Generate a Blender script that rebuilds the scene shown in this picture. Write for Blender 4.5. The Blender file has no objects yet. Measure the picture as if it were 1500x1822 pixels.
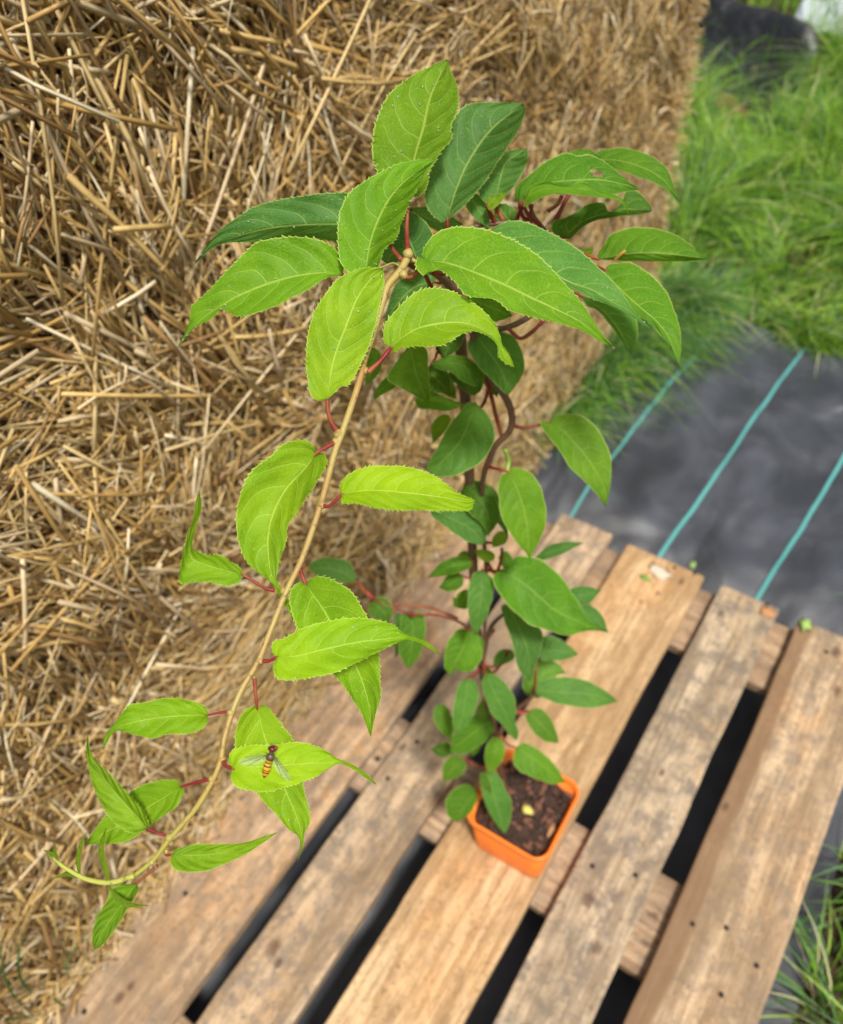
import bpy, bmesh, math, random
import numpy as np
from mathutils import Matrix, Vector, noise as mnoise

# ------------------------------------------------------------------ camera, light, exposure
S = bpy.context.scene
RC = np.array([[0.8289758553682591, 0.5559756577126479, -0.06074618710217061],
               [0.38507204571678644, -0.6461503380498708, -0.658945566982226],
               [-0.4056088643310849, 0.5228583064932857, -0.7497337130655266]])   # rows: right, down, forward
CC = np.array([0.60506485, 0.19353706, 1.39550539])
F = 1433.7057
cd = bpy.data.cameras.new("camera"); cam = bpy.data.objects.new("camera", cd)
S.collection.objects.link(cam); S.camera = cam
M = Matrix.Identity(4)
for r in range(3):
    M[r][0] = RC[0][r]; M[r][1] = -RC[1][r]; M[r][2] = -RC[2][r]; M[r][3] = CC[r]
cam.matrix_world = M
cd.sensor_fit = 'HORIZONTAL'; cd.sensor_width = 36.0; cd.lens = F / 1500 * 36
cd.clip_start = 0.02; cd.clip_end = 500
cd.dof.use_dof = True; cd.dof.focus_distance = 0.425; cd.dof.aperture_fstop = 9.2

SUN_EL, SUN_AZ = math.radians(63), math.radians(122)     # azimuth of the sun, clockwise from +Y
W = bpy.data.worlds.new("World"); S.world = W; W.use_nodes = True
nt = W.node_tree; bg = nt.nodes['Background']
sky = nt.nodes.new('ShaderNodeTexSky'); sky.sky_type = 'NISHITA'; sky.sun_disc = False
sky.sun_elevation = SUN_EL; sky.sun_rotation = SUN_AZ; sky.dust_density = 4.0; sky.ozone_density = 0.6
hs = nt.nodes.new('ShaderNodeHueSaturation'); hs.inputs['Saturation'].default_value = 0.35
nt.links.new(sky.outputs[0], hs.inputs['Color']); nt.links.new(hs.outputs[0], bg.inputs[0])
bg.inputs[1].default_value = 0.074
sl = bpy.data.lights.new("sun", 'SUN'); sl.energy = 3.05; sl.angle = math.radians(8); sl.color = (1.0, 0.95, 0.87)
so = bpy.data.objects.new("sun", sl); S.collection.objects.link(so)
dirv = Vector((math.sin(SUN_AZ) * math.cos(SUN_EL), math.cos(SUN_AZ) * math.cos(SUN_EL), math.sin(SUN_EL)))
so.rotation_euler = dirv.to_track_quat('Z', 'Y').to_euler()
S.view_settings.view_transform = 'Standard'; S.view_settings.look = 'None'
S.view_settings.gamma = 1.0; S.view_settings.exposure = 0.55

rng = np.random.default_rng(7); random.seed(7)
col = S.collection

# ------------------------------------------------------------------ helpers
def at(x, y, d):
    """photo pixel + distance along the view axis -> world point"""
    return CC + RC.T @ np.array([(x - 750) / F * d, (y - 911) / F * d, d])

def mesh(name, verts, faces, mat=None, parent=None, smooth=True, uv=None, tint=None, sizes=4):
    me = bpy.data.meshes.new(name)
    verts = np.asarray(verts, dtype=np.float32)
    if isinstance(faces, np.ndarray):
        nf = len(faces); k = faces.shape[1]
        me.vertices.add(len(verts)); me.vertices.foreach_set('co', verts.ravel())
        me.loops.add(nf * k); me.loops.foreach_set('vertex_index', faces.ravel().astype(np.int32))
        me.polygons.add(nf); me.polygons.foreach_set('loop_start', np.arange(0, nf * k, k, dtype=np.int32))
        me.update(calc_edges=True)
    else:
        me.from_pydata([tuple(map(float, v)) for v in verts], [], [tuple(map(int, f)) for f in faces]); me.update()
    if smooth: me.polygons.foreach_set('use_smooth', np.ones(len(me.polygons), dtype=bool))
    if uv is not None:
        l = me.uv_layers.new(name='UVMap'); idx = np.empty(len(me.loops), dtype=np.int32)
        me.loops.foreach_get('vertex_index', idx); l.data.foreach_set('uv', np.asarray(uv, dtype=np.float32)[idx].ravel())
    if tint is not None:
        a = me.color_attributes.new('tint', 'FLOAT_COLOR', 'POINT')
        a.data.foreach_set('color', np.asarray(tint, dtype=np.float32).ravel())
    if mat: me.materials.append(mat)
    o = bpy.data.objects.new(name, me); col.objects.link(o)
    if parent: o.parent = parent
    return o

def empty(name, loc=(0, 0, 0)):
    o = bpy.data.objects.new(name, None); o.location = loc; col.objects.link(o); o.empty_display_size = 0.05
    return o

def put(o, parent):          # parent keeping world position (parents are only translated)
    o.parent = parent
    o.matrix_parent_inverse = Matrix.Translation(-parent.location)
    return o

def tag(o, label=None, cat=None, group=None, kind=None):
    if label: o['label'] = label
    if cat: o['category'] = cat
    if group: o['group'] = group
    if kind: o['kind'] = kind
    return o

def crs(P, n):
    """resample a polyline smoothly (Catmull-Rom) at n points equal in arc length"""
    P = np.asarray(P, float)
    if len(P) < 3:
        t = np.linspace(0, 1, n)[:, None]; return P[0] * (1 - t) + P[-1] * t
    Q = np.vstack([2 * P[0] - P[1], P, 2 * P[-1] - P[-2]]); out = []
    for i in range(1, len(Q) - 2):
        p0, p1, p2, p3 = Q[i - 1], Q[i], Q[i + 1], Q[i + 2]
        for t in np.linspace(0, 1, 10, endpoint=False):
            out.append(0.5 * (2 * p1 + (p2 - p0) * t + (2 * p0 - 5 * p1 + 4 * p2 - p3) * t * t + (3 * p1 - p0 - 3 * p2 + p3) * t ** 3))
    out.append(Q[-2]); out = np.array(out)
    L = np.r_[0, np.cumsum(np.linalg.norm(np.diff(out[:, :2] if out.shape[1] > 3 else out, axis=0), axis=1))]
    s = np.linspace(0, L[-1], n)
    return np.stack([np.interp(s, L, out[:, k]) for k in range(out.shape[1])], 1)

def tube_geo(P, rad, sides=8):
    P = np.asarray(P, float); n = len(P); rad = np.broadcast_to(rad, (n,))
    T = np.gradient(P, axis=0); T /= np.linalg.norm(T, axis=1)[:, None] + 1e-12
    u = np.cross(T[0], [0.3, 0.2, 0.93]); u /= np.linalg.norm(u); V = []; Fc = []
    for i in range(n):
        u = u - T[i] * (u @ T[i]); u /= np.linalg.norm(u); w = np.cross(T[i], u)
        for k in range(sides):
            a = 2 * math.pi * k / sides; V.append(P[i] + rad[i] * (u * math.cos(a) + w * math.sin(a)))
    for i in range(n - 1):
        for k in range(sides):
            a, b = i * sides + k, i * sides + (k + 1) % sides; Fc.append((a, b, b + sides, a + sides))
    V.append(P[0]); V.append(P[-1]); c0, c1 = len(V) - 2, len(V) - 1
    for k in range(sides):
        Fc.append((c0, (k + 1) % sides, k)); Fc.append((c1, (n - 1) * sides + k, (n - 1) * sides + (k + 1) % sides))
    return V, Fc

def blob_geo(c, r, seed=0, sub=2, squash=(1, 1, 1), rough=0.2):
    bm = bmesh.new(); bmesh.ops.create_icosphere(bm, subdivisions=sub, radius=1)
    V = []
    for v in bm.verts:
        k = 1 + rough * mnoise.noise(v.co * 1.7 + Vector((seed * 3.1, seed, 0)))
        V.append(np.array(c) + np.array(v.co) * k * r * np.array(squash))
    Fc = [[v.index for v in f.verts] for f in bm.faces]; bm.free(); return V, Fc

class Geo:
    def __init__(s): s.V = []; s.F = []
    def add(s, vf):
        b = len(s.V); s.V += list(vf[0]); s.F += [tuple(i + b for i in f) for f in vf[1]]
        return s

# ------------------------------------------------------------------ material helpers
def newmat(name):
    m = bpy.data.materials.new(name); m.use_nodes = True; n = m.node_tree
    return m, n, n.nodes['Principled BSDF']
class NB:
    def __init__(s, nt): s.nt = nt
    def n(s, t, **kw):
        nd = s.nt.nodes.new(t)
        for k, v in kw.items():
            if k.startswith('i_'):
                nd.inputs[int(k[2:])].default_value = v
            else: setattr(nd, k, v)
        return nd
    def l(s, a, b): s.nt.links.new(a, b)
    def math(s, op, a, b=None, c=None, clamp=False):
        nd = s.nt.nodes.new('ShaderNodeMath'); nd.operation = op; nd.use_clamp = clamp
        for i, v in enumerate((a, b, c)):
            if v is None: continue
            if isinstance(v, (int, float)): nd.inputs[i].default_value = v
            else: s.l(v, nd.inputs[i])
        return nd.outputs[0]
    def ramp(s, fac, stops):
        nd = s.nt.nodes.new('ShaderNodeValToRGB'); e = nd.color_ramp.elements
        while len(e) < len(stops): e.new(0.5)
        for i, (p, c) in enumerate(stops):
            e[i].position = p; e[i].color = (*c, 1) if len(c) == 3 else c
        s.l(fac, nd.inputs[0]); return nd.outputs[0]
    def mix(s, fac, a, b, mode='MIX'):
        nd = s.nt.nodes.new('ShaderNodeMix'); nd.data_type = 'RGBA'; nd.blend_type = mode
        for i, v in ((0, fac), (6, a), (7, b)):
            if isinstance(v, (int, float)): nd.inputs[i].default_value = v
            elif isinstance(v, tuple): nd.inputs[i].default_value = (*v, 1)
            else: s.l(v, nd.inputs[i])
        return nd.outputs[2]
    def noise(s, vec, scale, detail=3, rough=0.5, dist=0.0):
        nd = s.nt.nodes.new('ShaderNodeTexNoise'); nd.inputs['Scale'].default_value = scale
        nd.inputs['Detail'].default_value = detail; nd.inputs['Roughness'].default_value = rough
        nd.inputs['Distortion'].default_value = dist
        if vec is not None: s.l(vec, nd.inputs['Vector'])
        return nd.outputs[0]
    def mapping(s, vec, scale=(1, 1, 1), loc=(0, 0, 0), rot=(0, 0, 0)):
        nd = s.nt.nodes.new('ShaderNodeMapping'); nd.inputs['Scale'].default_value = scale
        nd.inputs['Location'].default_value = loc; nd.inputs['Rotation'].default_value = rot
        s.l(vec, nd.inputs['Vector']); return nd.outputs[0]
    def bump(s, h, strength, dist=0.001, normal=None):
        nd = s.nt.nodes.new('ShaderNodeBump'); nd.inputs['Strength'].default_value = strength
        nd.inputs['Distance'].default_value = dist; s.l(h, nd.inputs['Height'])
        if normal is not None: s.l(normal, nd.inputs['Normal'])
        return nd.outputs[0]
    def smooth(s, v, a, b, c=0.0, d=1.0):
        nd = s.nt.nodes.new('ShaderNodeMapRange'); nd.interpolation_type = 'SMOOTHSTEP'
        s.l(v, nd.inputs[0]); nd.inputs[1].default_value = a; nd.inputs[2].default_value = b
        nd.inputs[3].default_value = c; nd.inputs[4].default_value = d; return nd.outputs[0]

def simple(name, rgb, rough=0.5, spec=0.4, nscale=None, namt=0.2, bump=None):
    m, n, p = newmat(name); b = NB(n); tc = b.n('ShaderNodeTexCoord').outputs['Object']
    p.inputs['Roughness'].default_value = rough; p.inputs['Specular IOR Level'].default_value = spec
    p.inputs['Base Color'].default_value = (*rgb, 1)
    if nscale:
        f = b.noise(tc, nscale, 4)
        c = b.mix(f, tuple(v * (1 - namt) for v in rgb), tuple(min(1, v * (1 + namt)) for v in rgb)); b.l(c, p.inputs['Base Color'])
        if bump: b.l(b.bump(f, bump[0], bump[1]), p.inputs['Normal'])
    return m

# leaf: tint comes from the object's colour; veins, painted margin highlight and fine net come from the leaf's own UV
def leaf_material():
    m, n, p = newmat('leaf'); b = NB(n)
    uv = b.n('ShaderNodeTexCoord').outputs['UV']; sep = b.n('ShaderNodeSeparateXYZ'); b.l(uv, sep.inputs[0])
    u, v = sep.outputs[0], sep.outputs[1]
    sg = b.math('MULTIPLY_ADD', v, 2.0, -1.0); s = b.math('ABSOLUTE', sg)
    wob = b.noise(uv, 5.0, 2); wob = b.math('MULTIPLY_ADD', wob, 0.05, -0.025)
    s2 = b.math('MULTIPLY', s, s)
    ph = b.math('SUBTRACT', b.math('ADD', u, wob), b.math('MULTIPLY_ADD', s, 0.10, b.math('MULTIPLY', s2, 0.20)))
    ph = b.math('MULTIPLY_ADD', ph, 6.3, b.math('MULTIPLY', b.math('GREATER_THAN', v, 0.5), 0.43))
    fr = b.math('ABSOLUTE', b.math('SUBTRACT', b.math('FRACT', ph), 0.5))
    vein = b.smooth(fr, 0.045, 0.010)
    vein = b.math('MULTIPLY', vein, b.smooth(s, 1.0, 0.55))
    midr = b.smooth(s, 0.05, 0.015)
    soft = b.math('MULTIPLY', fr, 2.0)                                   # quilting between veins
    oa = b.n('ShaderNodeObjectInfo').outputs['Alpha']; vm = b.math('MULTIPLY', oa, b.math('MAXIMUM', b.math('MULTIPLY', vein, 0.5), b.math('MULTIPLY', midr, .85)))
    net = b.n('ShaderNodeTexVoronoi'); net.feature = 'DISTANCE_TO_EDGE'
    b.l(b.mapping(uv, (62, 20, 1)), net.inputs['Vector']); net.inputs['Scale'].default_value = 1.0
    netl = b.smooth(net.outputs['Distance'], 0.09, 0.0)
    oi = b.n('ShaderNodeObjectInfo')
    tc = b.n('ShaderNodeTexCoord').outputs['Object']
    blot = b.noise(tc, 38, 3)
    base = b.mix(b.smooth(blot, 0.3, 0.7), b.mix(1.0, oi.outputs['Color'], (0.80, 0.86, 0.80), 'MULTIPLY'), b.mix(1.0, oi.outputs['Color'], (1.16, 1.08, 1.1), 'MULTIPLY'))
    pale = b.mix(1.0, b.mix(0.28, oi.outputs['Color'], (0.84, 0.90, 0.34)), (1.2, 1.2, 1.0), 'MULTIPLY')
    c = b.mix(b.math('MULTIPLY', netl, 0.30), base, pale)
    c = b.mix(vm, c, pale)
    marg_light = b.smooth(s, 0.955, 1.0)  # pale rim: light caught by the edge hairs, put into the colour
    c = b.mix(b.math('MULTIPLY', marg_light, 0.9), c, b.mix(.35, pale, (.85, .90, .34)))
    geo = b.n('ShaderNodeNewGeometry')
    c = b.mix(b.math('MULTIPLY', geo.outputs['Backfacing'], 0.25), c, (0.45, 0.6, 0.3))
    h = b.math('ADD', b.math('MULTIPLY', soft, 0.9), b.math('MULTIPLY', netl, -0.16))
    h = b.math('ADD', h, b.math('MULTIPLY', b.noise(tc, 90, 3), 0.5))
    h = b.math('SUBTRACT', h, b.math('MULTIPLY', vm, 0.4))
    bn = b.bump(h, 0.75, 0.0007)
    b.l(c, p.inputs['Base Color']); b.l(bn, p.inputs['Normal'])
    b.l(b.smooth(b.noise(tc, 60, 2), 0.2, 0.8, 0.42, 0.6), p.inputs['Roughness']); p.inputs['Specular IOR Level'].default_value = 0.26
    tr = b.n('ShaderNodeBsdfTranslucent'); b.l(b.mix(1.0, c, (1.5, 1.45, 0.15), 'MULTIPLY'), tr.inputs['Color']); b.l(bn, tr.inputs['Normal'])
    mx = b.n('ShaderNodeMixShader'); mx.inputs[0].default_value = 0.45
    b.l(p.outputs[0], mx.inputs[1]); b.l(tr.outputs[0], mx.inputs[2])
    b.l(mx.outputs[0], n.nodes['Material Output'].inputs['Surface'])
    return m
M_LEAF = leaf_material()
m, n, p = newmat('petiole_red'); b = NB(n); tc = b.n('ShaderNodeTexCoord').outputs['Object']
b.l(b.mix(b.smooth(b.noise(tc, 55, 3), .38, .72), (.20, .018, .020), (.30, .10, .035)), p.inputs['Base Color']); p.inputs['Roughness'].default_value = .5; p.inputs['Specular IOR Level'].default_value = .3; b.l(b.bump(b.noise(tc, 500, 2), .4, .0004), p.inputs['Normal']); M_PET = m
M_PETG = simple('petiole_olive', (0.32, 0.30, 0.07), 0.45, 0.4, 60, 0.3)

TZ1, TZ0 = 1.065, 1.003
def stem_material(name, a, c, bumpy, tipc=None):
    m, n, p = newmat(name); b = NB(n); tc = b.n('ShaderNodeTexCoord').outputs['Object']
    f = b.noise(tc, 25, 5); g = b.noise(tc, 260, 3)
    cc = b.mix(b.smooth(f, 0.35, 0.65), a, c); cc = b.mix(b.math('MULTIPLY', b.smooth(g, 0.58, 0.66), 0.6), cc, tuple(v * 0.45 for v in a))
    if tipc:
        sx = b.n('ShaderNodeSeparateXYZ'); b.l(tc, sx.inputs[0]); cc = b.mix(b.smooth(sx.outputs[2], TZ0, TZ1), tipc, cc)
    b.l(cc, p.inputs['Base Color']); p.inputs['Roughness'].default_value = 0.5
    b.l(b.bump(g, bumpy, 0.0006), p.inputs['Normal']); return m
M_BRANCH = stem_material('young_stem', (0.34, 0.19, 0.06), (0.38, 0.29, 0.085), 0.7, (0.36, 0.35, 0.06))
M_TIP = stem_material('green_stem', (0.33, 0.36, 0.06), (0.4, 0.42, 0.08), 0.2)
M_BARK = stem_material('vine_bark', (0.11, 0.05, 0.03), (0.16, 0.085, 0.05), 0.6)

# straw / grass: colour from the blades' own tint
def tint_material(name, rough, spec, trans=0.0, nscale=40, tmul=(1.1, 1.1, 0.8), amt=0.25):
    m, n, p = newmat(name); b = NB(n); a = b.n('ShaderNodeVertexColor', layer_name='tint').outputs[0]
    tc = b.n('ShaderNodeTexCoord').outputs['Object']; f = b.noise(tc, nscale, 3)
    c = b.mix(1.0, a, b.mix(f, (1 - amt,) * 3, (1 + amt,) * 3), 'MULTIPLY')
    b.l(c, p.inputs['Base Color']); p.inputs['Roughness'].default_value = rough; p.inputs['Specular IOR Level'].default_value = spec
    if trans:
        tr = b.n('ShaderNodeBsdfTranslucent'); b.l(b.mix(1.0, c, tmul, 'MULTIPLY'), tr.inputs['Color'])
        mx = b.n('ShaderNodeMixShader'); mx.inputs[0].default_value = trans
        b.l(p.outputs[0], mx.inputs[1]); b.l(tr.outputs[0], mx.inputs[2]); b.l(mx.outputs[0], n.nodes['Material Output'].inputs['Surface'])
    return m
M_STRAW = tint_material('straw', 0.42, 0.45, 0.12, 120, (1, .9, .7), 0.3)
M_GRASS = tint_material('grass_blades', 0.45, 0.4, 0.35, 30, (1.2, 1.2, 0.5), 0.25)
M_CORE = simple('bale_core', (0.15, 0.09, 0.04), 0.9, 0.1, 90, 0.5, (1.0, 0.01))

# ------------------------------------------------------------------ setting: soil, fabric, grass
def wave(x, y, k, seed=0.0): return mnoise.noise(Vector((x * k + seed, y * k - seed, seed)))
M_SOIL = simple('soil', (0.07, 0.045, 0.028), 0.95, 0.15, 30, 0.4, (1.0, 0.02))
n = 140; gx = np.sinh(np.linspace(-4.2, 4.2, n)) * 1.0; V = []
for j in range(n):
    for i in range(n):
        x, y = gx[i], gx[j] + 2.5
        V.append((x, y, -0.035 + 0.012 * wave(x, y, 3) + (0.06 * wave(x, y, .25, 3) if abs(x) + abs(y) > 12 else 0)))
idx = np.arange(n * n).reshape(n, n)
Fq = np.stack([idx[:-1, :-1], idx[:-1, 1:], idx[1:, 1:], idx[1:, :-1]], -1).reshape(-1, 4)
tag(mesh('ground', V, Fq, M_SOIL), kind='structure')

def fabric_z(x, y):
    dx = max(-x, x - 0.8, 0); dy = max(-y, y - 1.2, 0); d = math.hypot(dx, dy)
    m = min(1, d / 0.22); m = m * m * (3 - 2 * m)
    z = 0.034 * wave(x * 1.0 + 0.25 * y, y * 0.55, 3.4, 1.3) + 0.019 * wave(x + .4 * y, y * .8 - .3 * x, 7.5, 5.1) + 0.0035 * wave(x, y, 19, 2)
    r = math.exp(-((x + 0.12 * y - 0.36) / 0.035) ** 2) * 0.02 * min(1, max(0, (y - 1.3) * 2))   # a long soft ridge in the sheet
    r += math.exp(-((x - 0.2 * y + 0.31) / 0.03) ** 2) * 0.016 * min(1, max(0, (y - 1.25) * 3))
    return -0.008 + m * (z + 0.022 + r)
def fabric_material():
    m, n, p = newmat('woven_fabric'); b = NB(n); tc = b.n('ShaderNodeTexCoord').outputs['Object']
    f = b.noise(b.mapping(tc, (1, .7, 0.3)), 7, 4, 0.55, .8)
    c = b.mix(b.smooth(f, 0.3, 0.7), (0.015, 0.018, 0.026), (0.052, 0.058, 0.076))
    w1 = b.n('ShaderNodeTexWave', wave_type='BANDS'); w1.bands_direction = 'X'; w1.inputs['Scale'].default_value = 130; b.l(tc, w1.inputs['Vector'])
    w2 = b.n('ShaderNodeTexWave', wave_type='BANDS'); w2.bands_direction = 'Y'; w2.inputs['Scale'].default_value = 130; b.l(tc, w2.inputs['Vector'])
    h = b.math('ADD', w1.outputs['Fac'], w2.outputs['Fac'])
    dust = b.smooth(b.noise(tc, 60, 4), 0.62, 0.8); c = b.mix(b.math('MULTIPLY', dust, 0.2), c, (0.2, 0.18, 0.15))
    b.l(c, p.inputs['Base Color']); p.inputs['Roughness'].default_value = 0.42; p.inputs['Specular IOR Level'].default_value = 1.0; p.inputs['Sheen Weight'].default_value = .12
    cr = b.noise(b.mapping(tc, (1, .6, 1), (0, 0, 0), (0, 0, .5)), 4.5, 2, .45, .8); b.l(b.bump(h, 0.35, 0.0006, b.bump(cr, 1.0, .05)), p.inputs['Normal']); return m
M_FAB = fabric_material()
M_TEAL = simple('teal_thread', (0.09, 0.33, 0.32), 0.5, 0.4, 300, 0.2)
fab = empty('ground_fabric', (0.4, 1.0, 0)); tag(fab, 'black woven weed fabric with teal stripes spread under and behind the pallet', 'ground sheet')
xs = np.linspace(-0.25, 0.862, 150); ys = np.linspace(-1.2, 2.2, 400); V = []
for y in ys:
    for x in xs:
        xx = x + (0.012 * wave(y, 0, 4, 9) if x > 0.8 else 0); yy = y + (0.02 * wave(x, 0, 5, 4) + 0.05 * (0.875 - x) * 0.0 if y > 2.1 else 0)
        V.append((xx, yy, fabric_z(xx, yy)))
idx = np.arange(len(V)).reshape(len(ys), len(xs))
Fq = np.stack([idx[:-1, :-1], idx[:-1, 1:], idx[1:, 1:], idx[1:, :-1]], -1).reshape(-1, 4)
put(mesh('sheet', V, Fq, M_FAB), fab)
for x0, sl_, w_ in ((0.155, 0.038, .0036), (0.368, 0.047, .0042), (0.573, 0.074, .0042), (0.782, 0.05, .004)):
    V = []; yy = np.linspace(.96 if x0 < .2 else -1.19, 2.19, 420)
    for y in yy:
        xc = x0 + sl_ * (y - 1.33) + 0.006 * wave(y, x0, 2.2, 7) + 0.0012 * wave(y, x0, 14, 3)
        for k in (-1, 1):
            x = xc + k * w_; V.append((x, y, fabric_z(x, y) + 0.004))
    idx = np.arange(len(V)).reshape(-1, 2)
    Fq = np.stack([idx[:-1, 0], idx[:-1, 1], idx[1:, 1], idx[1:, 0]], -1)
    put(mesh('stripe', V, Fq, M_TEAL), fab)

# ------------------------------------------------------------------ straw bale
def face_off(y, z):
    """how far the bale face bulges out (+X) at (y, z)"""
    return 0.027 * mnoise.noise(Vector((y * 5, z * 5, 1.5))) + 0.024 * mnoise.noise(Vector((y * 13, z * 14, 4.2))) - 0.008
BY0, BY1, BZ1 = -0.55, 2.06, 1.5
bale = empty('straw_bale', (-0.45, 0.8, 0)); tag(bale, 'tall bale of golden wheat straw standing along the left side of the pallet', 'straw bale')
V = []; ny, nz = 200, 120
for j in range(nz):
    for i in range(ny):
        y = BY0 + (BY1 - BY0) * i / (ny - 1); z = -0.04 + (BZ1 + 0.04) * j / (nz - 1)
        V.append((-0.045 + face_off(y, z) * 1.0, y - 0.02, z))
idx = np.arange(ny * nz).reshape(nz, ny); Fl = np.stack([idx[:-1, :-1], idx[:-1, 1:], idx[1:, 1:], idx[1:, :-1]], -1).reshape(-1, 4).tolist()
b0 = len(V); V += [(-0.95, BY0, -0.04), (-0.95, BY1 - .02, -0.04), (-0.95, BY1 - .02, BZ1), (-0.95, BY0, BZ1)]
Fl += [[*idx[:, -1].tolist(), b0 + 2, b0 + 1], [*idx[::-1, 0].tolist(), b0, b0 + 3], [*idx[-1, ::-1].tolist(), b0 + 3, b0 + 2], [b0, b0 + 1, b0 + 2, b0 + 3]]
put(mesh('core', V, Fl, M_CORE, smooth=False), bale)

WS = .86
def strands(name, P0, D, Nn, length, width, tint, mat, parent=None, seg=3, bend=0.12, flat=0.7, taper=0.0):
    """many stalks: centre P0, direction D, outward normal Nn; four-sided prisms with a slight bend"""
    N = len(P0); D = D / np.linalg.norm(D, axis=1)[:, None]
    Sd = np.cross(D, Nn); Sd /= np.linalg.norm(Sd, axis=1)[:, None] + 1e-9; Up = np.cross(Sd, D)
    bnd = (rng.normal(size=(N, 1)) * bend * length[:, None]); bn2 = rng.normal(size=(N, 1)) * bend * 0.4 * length[:, None]
    ts = np.linspace(-0.5, 0.5, seg + 1); V = np.empty((N, seg + 1, 4, 3))
    for k, t in enumerate(ts):
        c = P0 + D * (length * t)[:, None] + Sd * bnd * (t * t * 2) + Up * bn2 * (t * t * 2)
        w = (width * WS * (1 - taper * (t + 0.5)))[:, None] * 0.5
        V[:, k, 0] = c + Sd * w; V[:, k, 1] = c + Up * w * flat; V[:, k, 2] = c - Sd * w; V[:, k, 3] = c - Up * w * flat
    base = (np.arange(N) * (seg + 1) * 4)[:, None]; fl = []
    for k in range(seg):
        for q in range(4):
            a = k * 4 + q; b_ = k * 4 + (q + 1) % 4; fl.append([a, b_, b_ + 4, a + 4])
    fl.append([3, 2, 1, 0]); e = seg * 4; fl.append([e, e + 1, e + 2, e + 3])
    Fq = (base[:, None, :] + np.array(fl)[None, :, :]).reshape(-1, 4)
    T = np.repeat(tint, (seg + 1) * 4, axis=0); T = np.c_[T, np.ones(len(T))]
    return mesh(name, V.reshape(-1, 3), Fq, mat, parent, smooth=True, tint=T)

def straw_tint(N):
    pal = np.array([[.66, .455, .17], [.76, .57, .27], [.54, .34, .11], [.78, .62, .37], [.40, .235, .09], [.66, .51, .31], [.88, .77, .53]])
    k = rng.choice(len(pal), N, p=[.26, .20, .18, .11, .10, .10, .05])
    return pal[k] * rng.uniform(.72, 1.08, (N, 1))
def bale_strands(N, lmin, lmax, wmin, wmax, o0, o1, tiltsd, curv, yr=(BY0, BY1), zr=(0.0, BZ1), seg=3, flat=.7, mainang=None):
    y = rng.uniform(*yr, N); z = rng.uniform(*zr, N)
    off = np.array([face_off(a, b) for a, b in zip(y, z)])
    P0 = np.stack([-0.012 + off + rng.uniform(o0, o1, N), y, z], 1)
    # bundles share a direction; the lie of the straw drifts across the face
    base = np.array([math.pi * (0.72 + 0.55 * mnoise.noise(Vector((a * 2.6, b * 2.6, 9.0))) + 0.35 * mnoise.noise(Vector((a * 9, b * 9, 3.0)))) for a, b in zip(y, z)])
    ang = base + rng.normal(size=N) * 0.50; k = rng.random(N) < 0.25; ang[k] = rng.uniform(0, math.pi, k.sum())
    tl = rng.normal(size=N) * tiltsd
    D = np.stack([np.sin(tl), np.cos(ang) * np.cos(tl), np.sin(ang) * np.cos(tl)], 1)
    Nn = np.tile([1.0, 0, 0], (N, 1))
    L = rng.uniform(0, 1, N) ** 1.8 * (lmax - lmin) + lmin
    # keep stalks from sticking out past the right-hand end
    over = (np.abs(D[:, 1]) * L / 2 + y) - (BY1 + 0.03 + 0.02 * rng.random(N)); m = over > 0; P0[m, 1] -= over[m]
    low = 0.0 - (P0[:, 2] - np.abs(D[:, 2]) * L / 2); m = low > 0; P0[m, 2] += low[m]
    return strands('t', P0, D, Nn, L, rng.uniform(wmin, wmax, N), straw_tint(N), M_STRAW, seg=seg, bend=curv, flat=flat)
parts = [bale_strands(25000, .03, .20, .0028, .0054, -.038, -.006, .12, .07, flat=.5),
         bale_strands(18000, .02, .19, .0026, .0050, -.018, .006, .16, .09, flat=.45),
         bale_strands(3800, .06, .30, .0030, .0074, -.004, .013, .12, .06, flat=.4),
         bale_strands(30000, .015, .08, .0010, .0022, -.02, .010, .22, .30, seg=5),
         bale_strands(9000, .03, .11, .0010, .0026, -.012, .014, .2, .35, yr=(.9, BY1), seg=5)]
# right-hand end of the bale and its fringe
N = 9000; x = -rng.uniform(0, .9, N) ** 1.4; z = rng.uniform(0, BZ1, N); ang = rng.uniform(0, math.pi, N)
P0 = np.stack([x - .01, BY1 - .02 + rng.uniform(-.02, .02, N) + np.array([0.02 * wave(a, b, 6, 2) for a, b in zip(x, z)]), z], 1)
D = np.stack([np.cos(ang), rng.normal(size=N) * .3, np.sin(ang)], 1)
parts.append(strands('t', P0, D, np.tile([0., 1, 0], (N, 1)), rng.uniform(.03, .12, N), rng.uniform(.002, .004, N), straw_tint(N), M_STRAW))
N = 5000; z = rng.uniform(0, BZ1, N)
P0 = np.stack([rng.uniform(-.05, .005, N), BY1 + rng.uniform(-.03, .018, N) + np.array([0.018 * wave(0.3, b, 9, 2) for b in z]), z], 1)
D = np.stack([rng.normal(size=N) * .5 + .2, rng.normal(size=N) * .45 + .1, rng.normal(size=N)], 1)
parts.append(strands('t', P0, D, np.tile([.7, .7, 0], (N, 1)), rng.uniform(.015, .07, N), rng.uniform(.001, .0026, N), straw_tint(N), M_STRAW, bend=.2))
# tuft that pokes out past the corner, high up
N = 30; P0 = np.stack([rng.uniform(-.03, .0, N), rng.uniform(2.07, 2.13, N), rng.uniform(.62, .72, N)], 1)
D = np.stack([rng.normal(size=N) * .2 + .1, np.ones(N), rng.normal(size=N) * .25 - .35], 1)
parts.append(strands('t', P0, D, np.tile([1., 0, 0], (N, 1)), rng.uniform(.06, .14, N), rng.uniform(.0015, .003, N), straw_tint(N), M_STRAW, bend=.05))
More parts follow.
